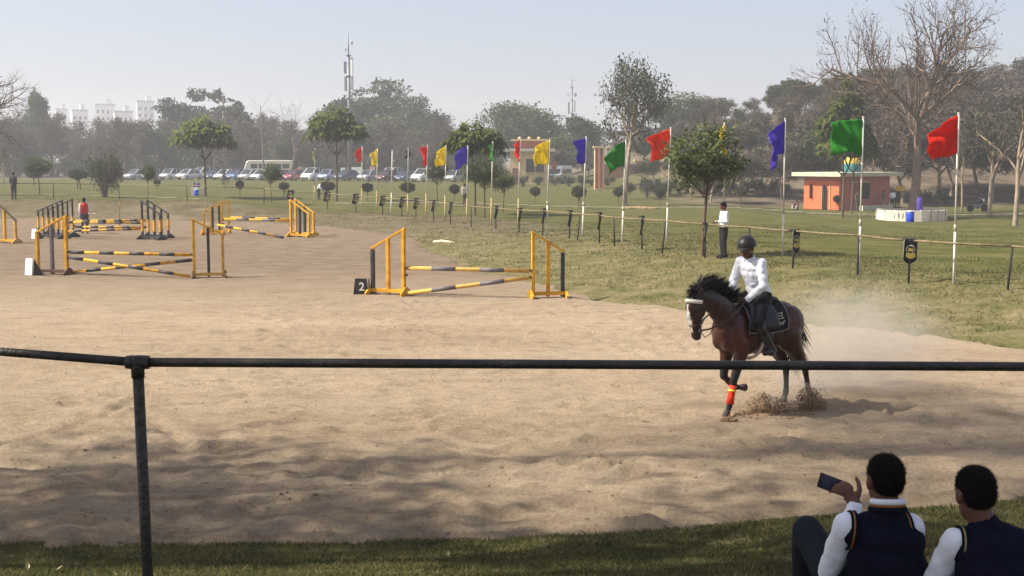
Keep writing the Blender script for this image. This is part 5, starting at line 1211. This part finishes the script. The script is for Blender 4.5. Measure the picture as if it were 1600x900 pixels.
person("person in dark red clothes sitting on the grass left of the hut", b, math.radians(-40), stand_pose(1.7, **SIT), cloth("maroon", (84, 50, 54)), cloth("pale_trousers", (168, 158, 146)), vox=.026)
b = on_ground(726, 322)
person("small pale-clothed person behind the violet flag pole near the middle", b, math.radians(40), stand_pose(1.55), cloth("pale_top", (206, 196, 182)), cloth("brown_trousers", (88, 78, 68), .2), vox=.03)

# ------------------------------------------------------------------ the two seated spectators
navy = mat("knit_navy", srgb(17, 18, 34), .95, .12, 20, bump=.35, bscale=220, spec=.1); amber = mat("knit_amber", srgb(150, 98, 36), .9, .1, 40); creamk = mat("knit_cream", srgb(150, 138, 96), .9, .1, 40)
charcoal = cloth("school_trousers", (36, 40, 46))
def ring(t, name, pts, r_, m):
    MB().tube(list(pts) + [pts[0]], r_, 8).build(name, m, t, True)
def spectator(label, origin, J, kw, ring_cols, collar=True, lean=0):
    t = person(label, origin, 0, J, navy, charcoal, vox=.0125, hands=True, sleeves=shirt_w, top_name="knit_vest", **kw)
    up = nrm(J['nek'] - J['che'])
    for s, sg in (('L', 1), ('R', -1)):
        sh, el = J['sh' + s], J['el' + s]; out = V([sg * 1.0 * (1 if J['shL'][0] > J['shR'][0] else -1), 0, .12])
        ax = nrm(out); a, b_ = nrm(V([0, 1., 0]) - ax[1] * ax), None; b_ = np.cross(ax, a); cc = sh - ax * .012 + V([0, 0, -.016])
        for off, rr, m in ((0, .0052, ring_cols[0]), (.010, .006, ring_cols[1]), (-.009, .0075, navy)):
            ring(t, "armhole_trim", [cc + ax * off + a * math.cos(q) * .073 + b_ * math.sin(q) * .084 for q in np.linspace(0, 6.283, 22)[:-1]], rr, m)
    if collar:
        c = J['nek'] + up * .005; 
        for off, R_, rr, m in ((.0, .074, .014, navy), (.018, .070, .008, ring_cols[0]), (.034, .066, .015, shirt_w)):
            ring(t, "collar", [c + up * off + V([math.cos(q) * R_, math.sin(q) * R_ * .92, .012 * math.sin(q) * -1]) for q in np.linspace(0, 6.283, 22)[:-1]], rr, m)
    return t
ox, oy = 1.655, 5.5; oz = g1(ox, oy); zr = lambda z: z - oz           # joint heights below are absolute, then taken from the ground
J1 = {k: V(v, float) for k, v in dict(pel=(.03, 0, .13), che=(.01, .03, zr(1.60)), nek=(.01, .045, zr(1.85)), hed=(.0, .07, zr(1.975)), look=(-.2, .97, -.03),
      shL=(-.165, .05, zr(1.775)), elL=(-.215, .17, zr(1.52)), wrL=(-.045, .36, zr(1.79)), shR=(.118, .06, zr(1.765)), elR=(.09, .30, zr(1.56)), wrR=(.02, .46, zr(1.56)),
      hiL=(-.09, .02, .12), knL=(-.27, .36, zr(1.665)), anL=(-.22, .62, .10), toL=(-.24, .78, .02), hiR=(.10, .02, .12), knR=(.25, .38, .26), anR=(.05, .52, .07), toR=(-.08, .60, .05)).items()}
spectator("boy in navy knitted vest sitting on the near bank, holding up a phone", (ox, oy, oz), J1,
          dict(hand_spec=dict(L=dict(dir=V([-.42, .35, .65]), pn=V([-.6, .3, -.5]), side=V([.55, .1, .75]), curl=.42)), headscale=.95, slim=1.0), (amber, navy))
ph = thing("phone", "dark smartphone held up in the boy's left hand", "phone", V([ox - .135, oy + .43, oz + zr(1.865)]))
e1 = nrm(V([.93, .1, -.37])); e2 = nrm(np.cross(e1, V([0, -.9, .35]))); e3 = np.cross(e1, e2)
o = MB().obox((0, 0, 0), e1 * .078, e2 * .036, e3 * .0045).build("case", mat("phone_case", srgb(20, 20, 24), .4), ph); bevel(o, .004)
MB().obox(e3 * .0 + V([0, -.0055, .002]), e1 * .073, e2 * .032, e3 * .001).build("screen", mat("phone_screen", srgb(36, 38, 52), .15, spec=.5), ph)
ox2, oy2 = 2.03, 5.3; oz = g1(ox2, oy2)
J2 = {k: V(v, float) for k, v in dict(pel=(.06, -.02, .13), che=(.07, .0, zr(1.62)), nek=(-.0, .08, zr(1.84)), hed=(-.03, .11, zr(1.955)), look=(-.16, .95, -.2),
      shL=(-.125, .05, zr(1.765)), elL=(-.20, .17, zr(1.50)), wrL=(-.12, .42, zr(1.46)), shR=(.265, .04, zr(1.755)), elR=(.30, .2, zr(1.50)), wrR=(.15, .42, zr(1.44)),
      hiL=(-.05, .0, .12), knL=(-.2, .36, .22), anL=(.02, .55, .07), toL=(.14, .62, .05), hiR=(.16, 0, .12), knR=(.32, .36, .24), anR=(.1, .58, .07), toR=(-.02, .66, .05)).items()}
spectator("boy in navy knitted vest sitting at the right corner with lowered head", (ox2, oy2, oz), J2, dict(headscale=.98, slim=1.16), (creamk, navy), collar=False)

# ------------------------------------------------------------------ horse and rider
HC = V([3.25, 17.18, .0]); HEAD = math.atan2(-.57, -.82); HS = 1.045
horse = thing("horse", "dark bay horse with white blaze turning across the sand", "horse", HC, HEAD); horse.scale = (HS, HS, 1.0)
bay = bpy.data.materials.new("horse_coat"); bay.use_nodes = True
N, L, b = bay.node_tree.nodes, bay.node_tree.links, bay.node_tree.nodes["Principled BSDF"]
at = N.new("ShaderNodeAttribute"); at.attribute_name = "coat"; tc = N.new("ShaderNodeTexCoord")
fac = noise_node(N, L, tc.outputs["Object"], 7, 5, .6); fr = ramp_node(N, L, fac, [(.3, (.75, .75, .75)), (.7, (1.25, 1.25, 1.25))])
mm = N.new("ShaderNodeMix"); mm.data_type = 'RGBA'; mm.blend_type = 'MULTIPLY'; mm.inputs["Factor"].default_value = 1.0
L.new(at.outputs["Color"], mm.inputs[6]); L.new(fr, mm.inputs[7]); L.new(mm.outputs[2], b.inputs["Base Color"])
b.inputs["Roughness"].default_value = .36; b.inputs["Specular IOR Level"].default_value = .4
bump_node(N, L, b, noise_node(N, L, tc.outputs["Object"], 90, 3), .12, .01)
mb = MB()
for x, z, ry, rz_ in ((.40, 1.10, .22, .27), (.28, 1.10, .25, .31), (.12, 1.09, .275, .325), (-.06, 1.085, .285, .325), (-.24, 1.10, .285, .315), (-.42, 1.14, .28, .29), (-.56, 1.17, .265, .265), (-.68, 1.17, .20, .22)):
    mb.ell((x, 0, z), (.20, ry, rz_), nu=20, nv=14)
mb.ell((.27, 0, 1.36), (.24, .085, .13)); mb.ell((-.48, 0, 1.33), (.24, .16, .13)); mb.ell((-.05, 0, 1.32), (.3, .14, .09))
for s in (-1, 1):
    mb.ell((.40, s * .16, 1.10), (.14, .10, .26)); mb.ell((.34, s * .15, .95), (.12, .10, .17)); mb.ell((-.54, s * .145, 1.14), (.24, .14, .27)); mb.ell((-.50, s * .15, .97), (.18, .12, .2))
mb.ell((.49, 0, 1.08), (.13, .17, .19)); mb.ell((.50, .08, .98), (.10, .09, .12)); mb.ell((.50, -.08, .98), (.10, .09, .12))
# arched neck
for p, rx, ry, rz_ in (((.40, 0, 1.24), .20, .16, .26), ((.50, 0, 1.34), .18, .135, .22), ((.60, 0, 1.44), .17, .115, .19), ((.70, 0, 1.52), .15, .10, .165), ((.80, 0, 1.575), .14, .09, .14), ((.89, 0, 1.60), .12, .082, .12), ((.96, 0, 1.60), .10, .075, .10)):
    mb.ell(p, (rx, ry, rz_), nu=18, nv=12)
# head, face near the vertical
hd = [((.99, 0, 1.56), .085, .085, .11), ((1.01, 0, 1.48), .115, .088, .12), ((1.005, 0, 1.39), .115, .080, .11), ((1.0, 0, 1.30), .085, .063, .10), ((.99, 0, 1.21), .068, .052, .09), ((.98, 0, 1.13), .062, .052, .07), ((.975, 0, 1.085), .055, .05, .05)]
for p, rx, ry, rz_ in hd: mb.ell(p, (rx * 1.12, ry * 1.12, rz_ * 1.08), nu=16, nv=11)
for s in (-1, 1):
    mb.ell((.95, s * .055, 1.43), (.075, .035, .10)); mb.ell((1.05, s * .072, 1.46), (.035, .022, .035))
    mb.tube([(.95, s * .06, 1.63), (.97, s * .075, 1.70), (.985, s * .07, 1.77)], [.035, .034, .008], 8); mb.ell((1.015, s * .03, 1.10), (.025, .02, .03))
mb.ell((.94, 0, 1.07), (.035, .04, .03))
def hleg(pts, rads): mb.caps([V(p, float) for p in pts], rads, 12)
hleg([(.36, .15, .98), (.33, .14, .84), (.40, .135, .60), (.445, .13, .46)], [.125, .10, .062, .052]); hleg([(.445, .13, .46), (.475, .13, .30), (.50, .13, .17)], [.05, .034, .036]); hleg([(.50, .13, .16), (.53, .13, .08)], [.042, .036])
hleg([(.34, -.15, .98), (.30, -.14, .84), (.345, -.135, .60), (.37, -.13, .48)], [.125, .10, .062, .053]); hleg([(.37, -.13, .48), (.26, -.125, .385), (.155, -.12, .31)], [.05, .034, .037]); hleg([(.15, -.12, .305), (.085, -.12, .30)], [.042, .035])
hleg([(-.52, .15, 1.02), (-.58, .15, .86), (-.76, .14, .64), (-.86, .13, .53)], [.17, .14, .082, .058]); hleg([(-.86, .13, .53), (-.905, .125, .37), (-.945, .12, .24)], [.052, .037, .038]); hleg([(-.945, .12, .23), (-.985, .12, .15)], [.044, .037])
hleg([(-.52, -.15, 1.02), (-.54, -.15, .86), (-.70, -.135, .62), (-.77, -.12, .5)], [.17, .14, .082, .058]); hleg([(-.77, -.12, .5), (-.77, -.11, .33), (-.765, -.10, .18)], [.052, .037, .039]); hleg([(-.765, -.10, .17), (-.74, -.10, .085)], [.044, .038])
hb = fused("body", mb, .0155, 5, bay, horse)
me = hb.data; n = len(me.vertices); co = np.empty(n * 3, np.float32); me.vertices.foreach_get("co", co); co = co.reshape(-1, 3)
brown = V(srgb(52, 26, 18)); blackc = V(srgb(20, 14, 13)); whitec = V(srgb(206, 200, 192)); reddish = V(srgb(82, 37, 23))
colr = np.tile(brown, (n, 1)); x, y, z = co.T
w = np.clip(np.exp(-((x - .42) ** 2 / .05 + (z - 1.05) ** 2 / .06)) * .9 + .5 * np.exp(-((x + .5) ** 2 / .06 + (z - 1.2) ** 2 / .05)), 0, 1)[:, None]; colr = colr * (1 - w) + reddish * w
w = sm((.68 - z) / .16)[:, None]; colr = colr * (1 - w) + blackc * w
w = (sm((x - .80) / .15) * sm((1.25 - z) / .12))[:, None] * .7; colr = colr * (1 - w) + blackc * w
w = (sm((z - 1.52) / .12) * sm((x - .3) / .2) * .55)[:, None]; colr = colr * (1 - w) + blackc * w
bl = ((np.abs(y) < .024 + .012 * np.sin(z * 20)) & (x > 1.0) & (z > 1.14) & (z < 1.52)); colr[bl] = whitec
sock = (x < -.88) & (y > .04) & (z < .29); colr[sock] = V(srgb(168, 150, 130))
at2 = me.attributes.new("coat", 'FLOAT_COLOR', 'POINT'); at2.data.foreach_set("color", np.concatenate([colr, np.ones((n, 1))], 1).astype(np.float32).ravel())
hoofm = mat("hoof", srgb(74, 62, 54), .6, .2, 8); hairb = mat("horse_hair", (.010, .008, .008), .5, .3, 12, spec=.4)
for c, d_ in (((.545, .13, .075), (.25, 0, -1)), ((.075, -.12, .30), (-1, 0, -.15)), ((-.995, .12, .145), (-.45, 0, -1)), ((-.735, -.10, .08), (.3, 0, -1))):
    MB().lathe(c, [(.036, -.01), (.042, .02), (.055, .085), (.05, .09)], 14, d_).build("hoof", hoofm, horse, True)
r = np.random.default_rng(3)
def strands(name, roots, n, ln, drf, wd, parent=horse, m=hairb):
    q = []; 
    for _ in range(n):
        s = r.random() * (len(roots) - 1); i = int(s); p = V(roots[i], float) * (1 - (s - i)) + V(roots[i + 1], float) * (s - i); p = p + r.normal(0, .012, 3); d_ = drf(s / (len(roots) - 1)) + r.normal(0, .28, 3); l = ln * r.uniform(.5, 1.25)
        sd = nrm(np.cross(d_, r.normal(size=3))) * wd; md = p + nrm(d_) * l * .55; tp = md + nrm(nrm(d_) + V([-.2, 0, -.45]) + r.normal(0, .15, 3)) * l * .5
        q += [p - sd, p + sd, md + sd * .8, tp, md - sd * .8]
    return link(name, raw_mesh(name, V(q), 5), m, parent)
crest = [(.98, 0, 1.68), (.90, 0, 1.71), (.80, 0, 1.71), (.70, 0, 1.68), (.60, 0, 1.62), (.48, 0, 1.54), (.36, 0, 1.48)]
strands("mane", crest, 900, .22, lambda s: V([-.55, .25, 1.0]), .006)
strands("mane", crest, 700, .2, lambda s: V([-.3, -.9, .35]), .006)
strands("forelock", [(.97, -.02, 1.68), (.99, 0, 1.69), (.97, .02, 1.68)], 140, .16, lambda s: V([.9, 0, -.15]), .005)
tail = [(-.82, 0, 1.26), (-.87, -.02, 1.12), (-.87, -.05, .95), (-.85, -.07, .75)]
MB().tube(tail, [.045, .05, .045, .02], 8).build("dock", hairb, horse, True)
strands("tail", tail, 900, .36, lambda s: V([-.04, -.03, -1.3]), .006)
for s in (-1, 1): MB().ell((1.072, s * .088, 1.465), .017, nu=10, nv=7).build("eye", eye_m, horse, True)
# leg boots
bootr = mat("boot_red", srgb(206, 50, 24), .6, .08, 12); bootd = mat("boot_dark_red", srgb(112, 26, 22), .6, .08, 12); strapy = mat("strap_yellow", srgb(222, 190, 60), .5)
o = MB().tube([(.452, .13, .40), (.47, .13, .33), (.485, .13, .25), (.505, .13, .155)], [.047, .046, .046, .052], 14).build("leg_boot", bootr, horse, True); MB().tube([(.464, .13, .345), (.472, .13, .318)], .05, 14).build("strap", strapy, o, True)
o = MB().tube([(.31, -.128, .43), (.24, -.124, .37), (.17, -.122, .32)], [.046, .046, .05], 14).build("leg_boot", bootd, horse, True); MB().tube([(.25, -.124, .378), (.225, -.124, .36)], .05, 14).build("strap", strapy, o, True)
# tack
leather = mat("leather_black", srgb(22, 20, 20), .45, .15, 12, spec=.4, bump=.2, bscale=40); leather_b = mat("leather_brown", srgb(70, 52, 42), .5, .15, 12); padm = mat("saddle_pad_cloth", srgb(16, 17, 24), .9, .1, 20, bump=.2, bscale=90); piping = mat("piping_grey", srgb(120, 116, 112), .8)
def barrel(x, ph, off):
    xs_ = [.40, .28, .12, -.06, -.24, -.42, -.56, -.68]; zc = np.interp(-x, [-q for q in xs_], [1.10, 1.10, 1.09, 1.085, 1.10, 1.14, 1.17, 1.17]); ry = np.interp(-x, [-q for q in xs_], [.235, .262, .285, .292, .292, .286, .27, .21]); rz2 = np.interp(-x, [-q for q in xs_], [.30, .33, .335, .335, .325, .30, .28, .24])
    return V([x, math.sin(ph) * (ry + off), zc + math.cos(ph) * (rz2 + off)])
def pad_xy(u, v): return -.41 + .66 * u + .09 * v, .05 + 1.5 * v
for s in (1, -1):
    mb = MB(); mb.grid(lambda u, v: barrel(pad_xy(u, v)[0], s * pad_xy(u, v)[1], .026) + V([0, 0, .05 * (1 - v) ** 6]), 14, 12); o = mb.build("saddle_pad", padm, horse, True); solid(o, .018)
    mb = MB(); path = [(0, v) for v in np.linspace(.1, 1, 10)] + [(u, 1) for u in np.linspace(.1, 1, 10)] + [(1, v) for v in np.linspace(.9, .1, 10)]
    mb.tube([barrel(pad_xy(u, v)[0], s * pad_xy(u, v)[1], .04) for u, v in path], .007, 6).build("piping", piping, o, True)
    if s == 1:      # grey monogram on the pad
        def G(u, v): return barrel(pad_xy(u, v)[0], pad_xy(u, v)[1], .042)
        for st_ in ([(.30, .56), (.12, .56)], [(.27, .56), (.27, .70)], [(.15, .56), (.15, .70)], [(.27, .63), (.15, .63)], [(.30, .70), (.12, .70)], [(.30, .78), (.24, .83), (.18, .83), (.11, .77)], [(.26, .77), (.21, .80), (.15, .86)], [(.30, .86), (.24, .84)]):
            MB().tube([G(*q) for q in st_], .0085, 6).build("emblem", silv, o, True)
    mb = MB(); mb.grid(lambda u, v: barrel(-.16 + .36 * u + .16 * v * (.4 + u) - .04, s * (.12 + 1.3 * v), .058), 8, 9); o = mb.build("saddle_flap", leather, horse, True); solid(o, .02)
mb = MB()
for x, z, a, b2, c in ((.14, 1.47, .12, .10, .075), (.0, 1.445, .15, .13, .06), (-.15, 1.46, .15, .16, .06), (-.27, 1.50, .09, .15, .055)): mb.ell((x, 0, z), (a, b2, c))
fused("saddle_seat", mb, .014, 4, leather, horse)
MB().tube([barrel(.10, p, .035) for p in np.linspace(1.4, 2 * math.pi - 1.4, 24)], .022, 6, flat=1.0).build("girth", mat("girth_white", srgb(196, 190, 180), .8), horse, True)
def hband(cx, cz, rx, ry, tilt=0, rr=.010, m=leather_b, nm="bridle_strap"):
    pts = [V([cx + math.cos(q) * rx, math.sin(q) * ry, cz + math.cos(q) * tilt]) for q in np.linspace(0, 6.283, 24)]; return MB().tube(pts, rr, 6).build(nm, m, horse, True)
hband(.993, 1.25, .082, .066, -.02); hband(.97, 1.5, .13, .098, .09, .008)
wf = mat("browband_fleece", srgb(222, 214, 200), .95, .05, 40, bump=.4, bscale=80); MB().tube([V([.96 + math.cos(q) * .155, math.sin(q) * .112, 1.545 + .02 * math.cos(q)]) for q in np.linspace(-1.35, 1.35, 14)], .026, 10).build("browband", wf, horse, True)
ear_net = mat("ear_bonnet", srgb(20, 18, 18), .8)
for s in (-1, 1):
    MB().tube([(.965, s * .095, 1.60), (.975, s * .092, 1.45), (.985, s * .074, 1.30), (.975, s * .064, 1.19)], .010, 6).build("cheek_strap", leather_b, horse, True)
    MB().lathe((.972, s * .066, 1.17), [(.022, -.006), (.032, -.006), (.032, .006), (.022, .006)], 12, (0, 1, 0)).build("bit_ring", steel, horse, True)
    rein = [(.972, s * .072, 1.17), (.86, s * .12, 1.19), (.68, s * .19, 1.27), (.46, s * .20, 1.40), (.30, s * .14, 1.49), (.22, s * .085, 1.52)]
    MB().tube(rein, .012, 6).build("rein", leather_b, horse, True)
    MB().tube([(.972, s * .07, 1.15), (.92, s * .09, 1.08), (.83, s * .10, 1.12), (.76, s * .1, 1.28)], .006, 6).build("loose_strap", leather, horse, True)
    an = V([-.01, s * .335, .80]); MB().tube([(.06, s * .30, 1.32), (.04, s * .36, 1.05), (.0, s * .36, .86)], .012, 6).build("stirrup_leather", leather, horse, True)
    MB().tube([an + V([.0 + .0 * math.cos(q), .055 * math.cos(q), .015 + .065 * math.sin(q)]) for q in np.linspace(-.3, 3.44, 14)], .008, 6).build("stirrup", steel, horse, True); MB().box(an + V([.0, 0, -.01]), (.045, .12, .014)).build("stirrup_tread", steel, horse)
# rider, in the horse's own frame; sits on the saddle
boot = mat("boot_leather", srgb(20, 18, 18), .35, .1, 8, spec=.5)
JR = {k: V(v, float) for k, v in dict(pel=(-.11, 0, 1.60), che=(-.01, 0, 1.88), nek=(.07, 0, 2.07), hed=(.125, .0, 2.205), look=(.86, .34, -.24),
      shL=(.04, .18, 2.01), elL=(.07, .26, 1.72), wrL=(.22, .115, 1.53), shR=(.04, -.18, 2.01), elR=(.09, -.27, 1.74), wrR=(.26, -.105, 1.53),
      hiL=(-.10, .10, 1.57), knL=(.24, .325, 1.25), anL=(-.02, .335, .86), toL=(.13, .36, .835), hiR=(-.10, -.10, 1.57), knR=(.24, -.325, 1.25), anR=(-.02, -.335, .86), toR=(.13, -.36, .835)).items()}
breech = cloth("breeches", (30, 30, 34)); glove = mat("glove_black", srgb(20, 18, 18), .7)
rider = person("rider in white shirt, black breeches and dark helmet on the bay horse", HC, HEAD, JR, shirt_w, breech, vox=.0135, hands=True, hair=False, shoes=boot, slim=1.1,
               hand_spec=dict(L=dict(dir=V([.6, -.3, -.35]), pn=V([-.2, -.8, -.4]), side=V([.2, .1, 1.0]), curl=1.0), R=dict(dir=V([.6, .3, -.35]), pn=V([-.2, .8, -.4]), side=V([.2, -.1, 1.0]), curl=1.0)))
rider.scale = (HS, HS, 1.0)
helm = mat("helmet_dark", srgb(38, 32, 34), .45, .1, 10, spec=.4); hc = JR['hed']; lk = nrm(JR['look']); hu = nrm(V([0, 0, 1.]) - lk[2] * lk); hl = np.cross(hu, lk)
mb = MB(); hcc = hc + hu * .05 - lk * .008
nu, nv = 24, 9; vs = []
for j in range(nv + 1):
    ph = (math.pi / 2 * 1.12) * j / nv
    for i in range(nu):
        th = 2 * math.pi * i / nu; vs.append(hcc + (hl * math.cos(th) * .106 + lk * math.sin(th) * .128) * math.sin(ph) + hu * .112 * math.cos(ph))
mb.add(vs, [(j * nu + i, j * nu + (i + 1) % nu, (j + 1) * nu + (i + 1) % nu, (j + 1) * nu + i) for j in range(nv) for i in range(nu)]); o = mb.build("helmet", helm, rider, True); solid(o, .014, 1)
mb = MB(); mb.grid(lambda u, v: hcc + hl * math.cos(math.pi * u) * .1 + lk * (.045 + math.sin(math.pi * u) * (.085 + .05 * v)) + hu * (-.005 - .02 * v * math.sin(math.pi * u)), 14, 4); q = mb.build("helmet_peak", helm, o, True); solid(q, .008)
MB().tube([hcc + hu * .105 + lk * .03, hcc + hu * .095 + lk * .075, hcc + hu * .06 + lk * .11], .008, 6).build("helmet_ridge", gry, o, True)
for s in (-1, 1): MB().tube([hcc + hl * s * .1 - lk * .01, hc + hl * s * .082 - hu * .05 + lk * .01, hc - hu * .125 + lk * .05 + hl * s * .02], .007, 6).build("chin_strap", leather, rider, True)
for s in (-1, 1):
    kn = JR['knL' if s > 0 else 'knR']; an = JR['anL' if s > 0 else 'anR']; mb = MB(); mb.caps([kn - (kn - an) * .12, kn * .55 + an * .45, an], [.072, .068, .056], 12); fused("riding_boot", mb, .015, 3, boot, rider)
    wr = JR['wrL' if s > 0 else 'wrR']; el = JR['elL' if s > 0 else 'elR']; dd = nrm(wr - el); MB().tube([wr - dd * .02, wr + dd * .02], [.036, .038], 10).build("glove_cuff", glove, rider, True)
    MB().ell(wr + dd * .055, dd * .06, (0, 0, .045), nrm(np.cross(dd, V([0, 0, 1.]))) * .034, 10, 8).build("glove", glove, rider, True)
nk = JR['nek']; MB().tube([nk + V([.05 * math.cos(q) + .01 - .02 * (math.cos(q) > .9), .07 * math.sin(q), .0 - .03 * math.cos(q)]) for q in np.linspace(.3, 5.98, 18)], .016, 8).build("collar", shirt_w, rider, True)

# ------------------------------------------------------------------ sand thrown up by the hooves
r = np.random.default_rng(9)
def hworld(p):
    c, s = math.cos(HEAD), math.sin(HEAD); return V([HC[0] + p[0] * c - p[1] * s, HC[1] + p[0] * s + p[1] * c, p[2]])
damp = mat("damp_sand", srgb(154, 127, 98), .95, .25, 25, bump=.5, bscale=60)
def plume(c, a, hgt, n, label, lean):
    mb = MB()
    for _ in range(n):
        q = r.random(); hh = hgt * r.random() ** 1.3 * (1 - .5 * q); ang = r.uniform(0, 6.28); rad = a * (q ** .7)
        s = r.uniform(.003, .010) * (1.25 - .5 * hh / hgt)
        mb.ell((c[0] + rad * math.cos(ang) + lean * hh, c[1] + rad * math.sin(ang) * .6, c[2] + hh), (s * r.uniform(.7, 1.5), s, s * r.uniform(.6, 1.2)), nu=4, nv=3)
    for _ in range(int(n * .12)):
        s = r.uniform(.003, .008); mb.ell((c[0] + r.normal(0, a * 1.3) + lean * .2, c[1] + r.normal(0, a * .7), c[2] + abs(r.normal(0, hgt * .7))), s, nu=4, nv=3)
    tag(mb.build("thrown_sand", damp), label, "sand", kind="stuff")
plume(at_z(1204, 646), .3, .3, 1700, "spray of sand thrown up behind the planted hind hoof", -.35)
plume(at_z(1271, 640), .2, .36, 1700, "clump of sand thrown up by the trailing hind hoof", -.25)
plume(at_z(1138, 657), .12, .05, 700, "sand pushed up round the leading fore hoof", 0)
plume(at_z(1210, 648), .55, .05, 1500, "low ridge of churned sand under the horse", 0)
def dust(c, rad, dens, label, scale):
    m = bpy.data.materials.new("dust"); m.use_nodes = True; N, L = m.node_tree.nodes, m.node_tree.links; N.remove(N["Principled BSDF"])
    pv = N.new("ShaderNodeVolumePrincipled"); pv.inputs["Color"].default_value = (.95, .88, .78, 1); pv.inputs["Anisotropy"].default_value = .2
    tc = N.new("ShaderNodeTexCoord"); ln = N.new("ShaderNodeVectorMath"); ln.operation = 'LENGTH'; L.new(tc.outputs["Object"], ln.inputs[0])
    mr = N.new("ShaderNodeMapRange"); mr.interpolation_type = 'SMOOTHSTEP'; mr.inputs["From Min"].default_value = .98; mr.inputs["From Max"].default_value = .1; L.new(ln.outputs["Value"], mr.inputs["Value"])
    nf = noise_node(N, L, tc.outputs["Object"], scale, 5, .6); m2 = N.new("ShaderNodeMapRange"); m2.inputs["From Min"].default_value = .32; m2.inputs["From Max"].default_value = .68; L.new(nf, m2.inputs["Value"])
    a = N.new("ShaderNodeMath"); a.operation = 'MULTIPLY'; L.new(mr.outputs[0], a.inputs[0]); L.new(m2.outputs[0], a.inputs[1])
    b_ = N.new("ShaderNodeMath"); b_.operation = 'MULTIPLY'; b_.inputs[1].default_value = dens; L.new(a.outputs[0], b_.inputs[0]); L.new(b_.outputs[0], pv.inputs["Density"])
    L.new(pv.outputs[0], N["Material Output"].inputs["Volume"])
    o = MB().ell((0, 0, 0), 1.0, nu=28, nv=18).build("dust_cloud", m); o.location = c; o.scale = rad
    tag(o, label, "dust", kind="stuff")
dust((4.95, 18.6, .65), (1.8, 1.3, 1.25), 1.7, "pale dust cloud hanging behind the horse", 1.6)
dust((4.0, 17.6, .18), (.62, .5, .36), 1.4, "low dust round the hind hooves", 1.8)

# ------------------------------------------------------------------ air
hz = bpy.data.materials.new("haze_air"); hz.use_nodes = True; N, L = hz.node_tree.nodes, hz.node_tree.links; N.remove(N["Principled BSDF"])
pv = N.new("ShaderNodeVolumePrincipled"); pv.inputs["Color"].default_value = (.88, .90, .94, 1); pv.inputs["Density"].default_value = .00095; pv.inputs["Anisotropy"].default_value = .25
L.new(pv.outputs[0], N["Material Output"].inputs["Volume"])
o = MB().box((0, 465, 20), (1800, 1060, 48)).build("haze", hz); tag(o, "thin pale haze in the air over the whole ground", "haze", kind="stuff")
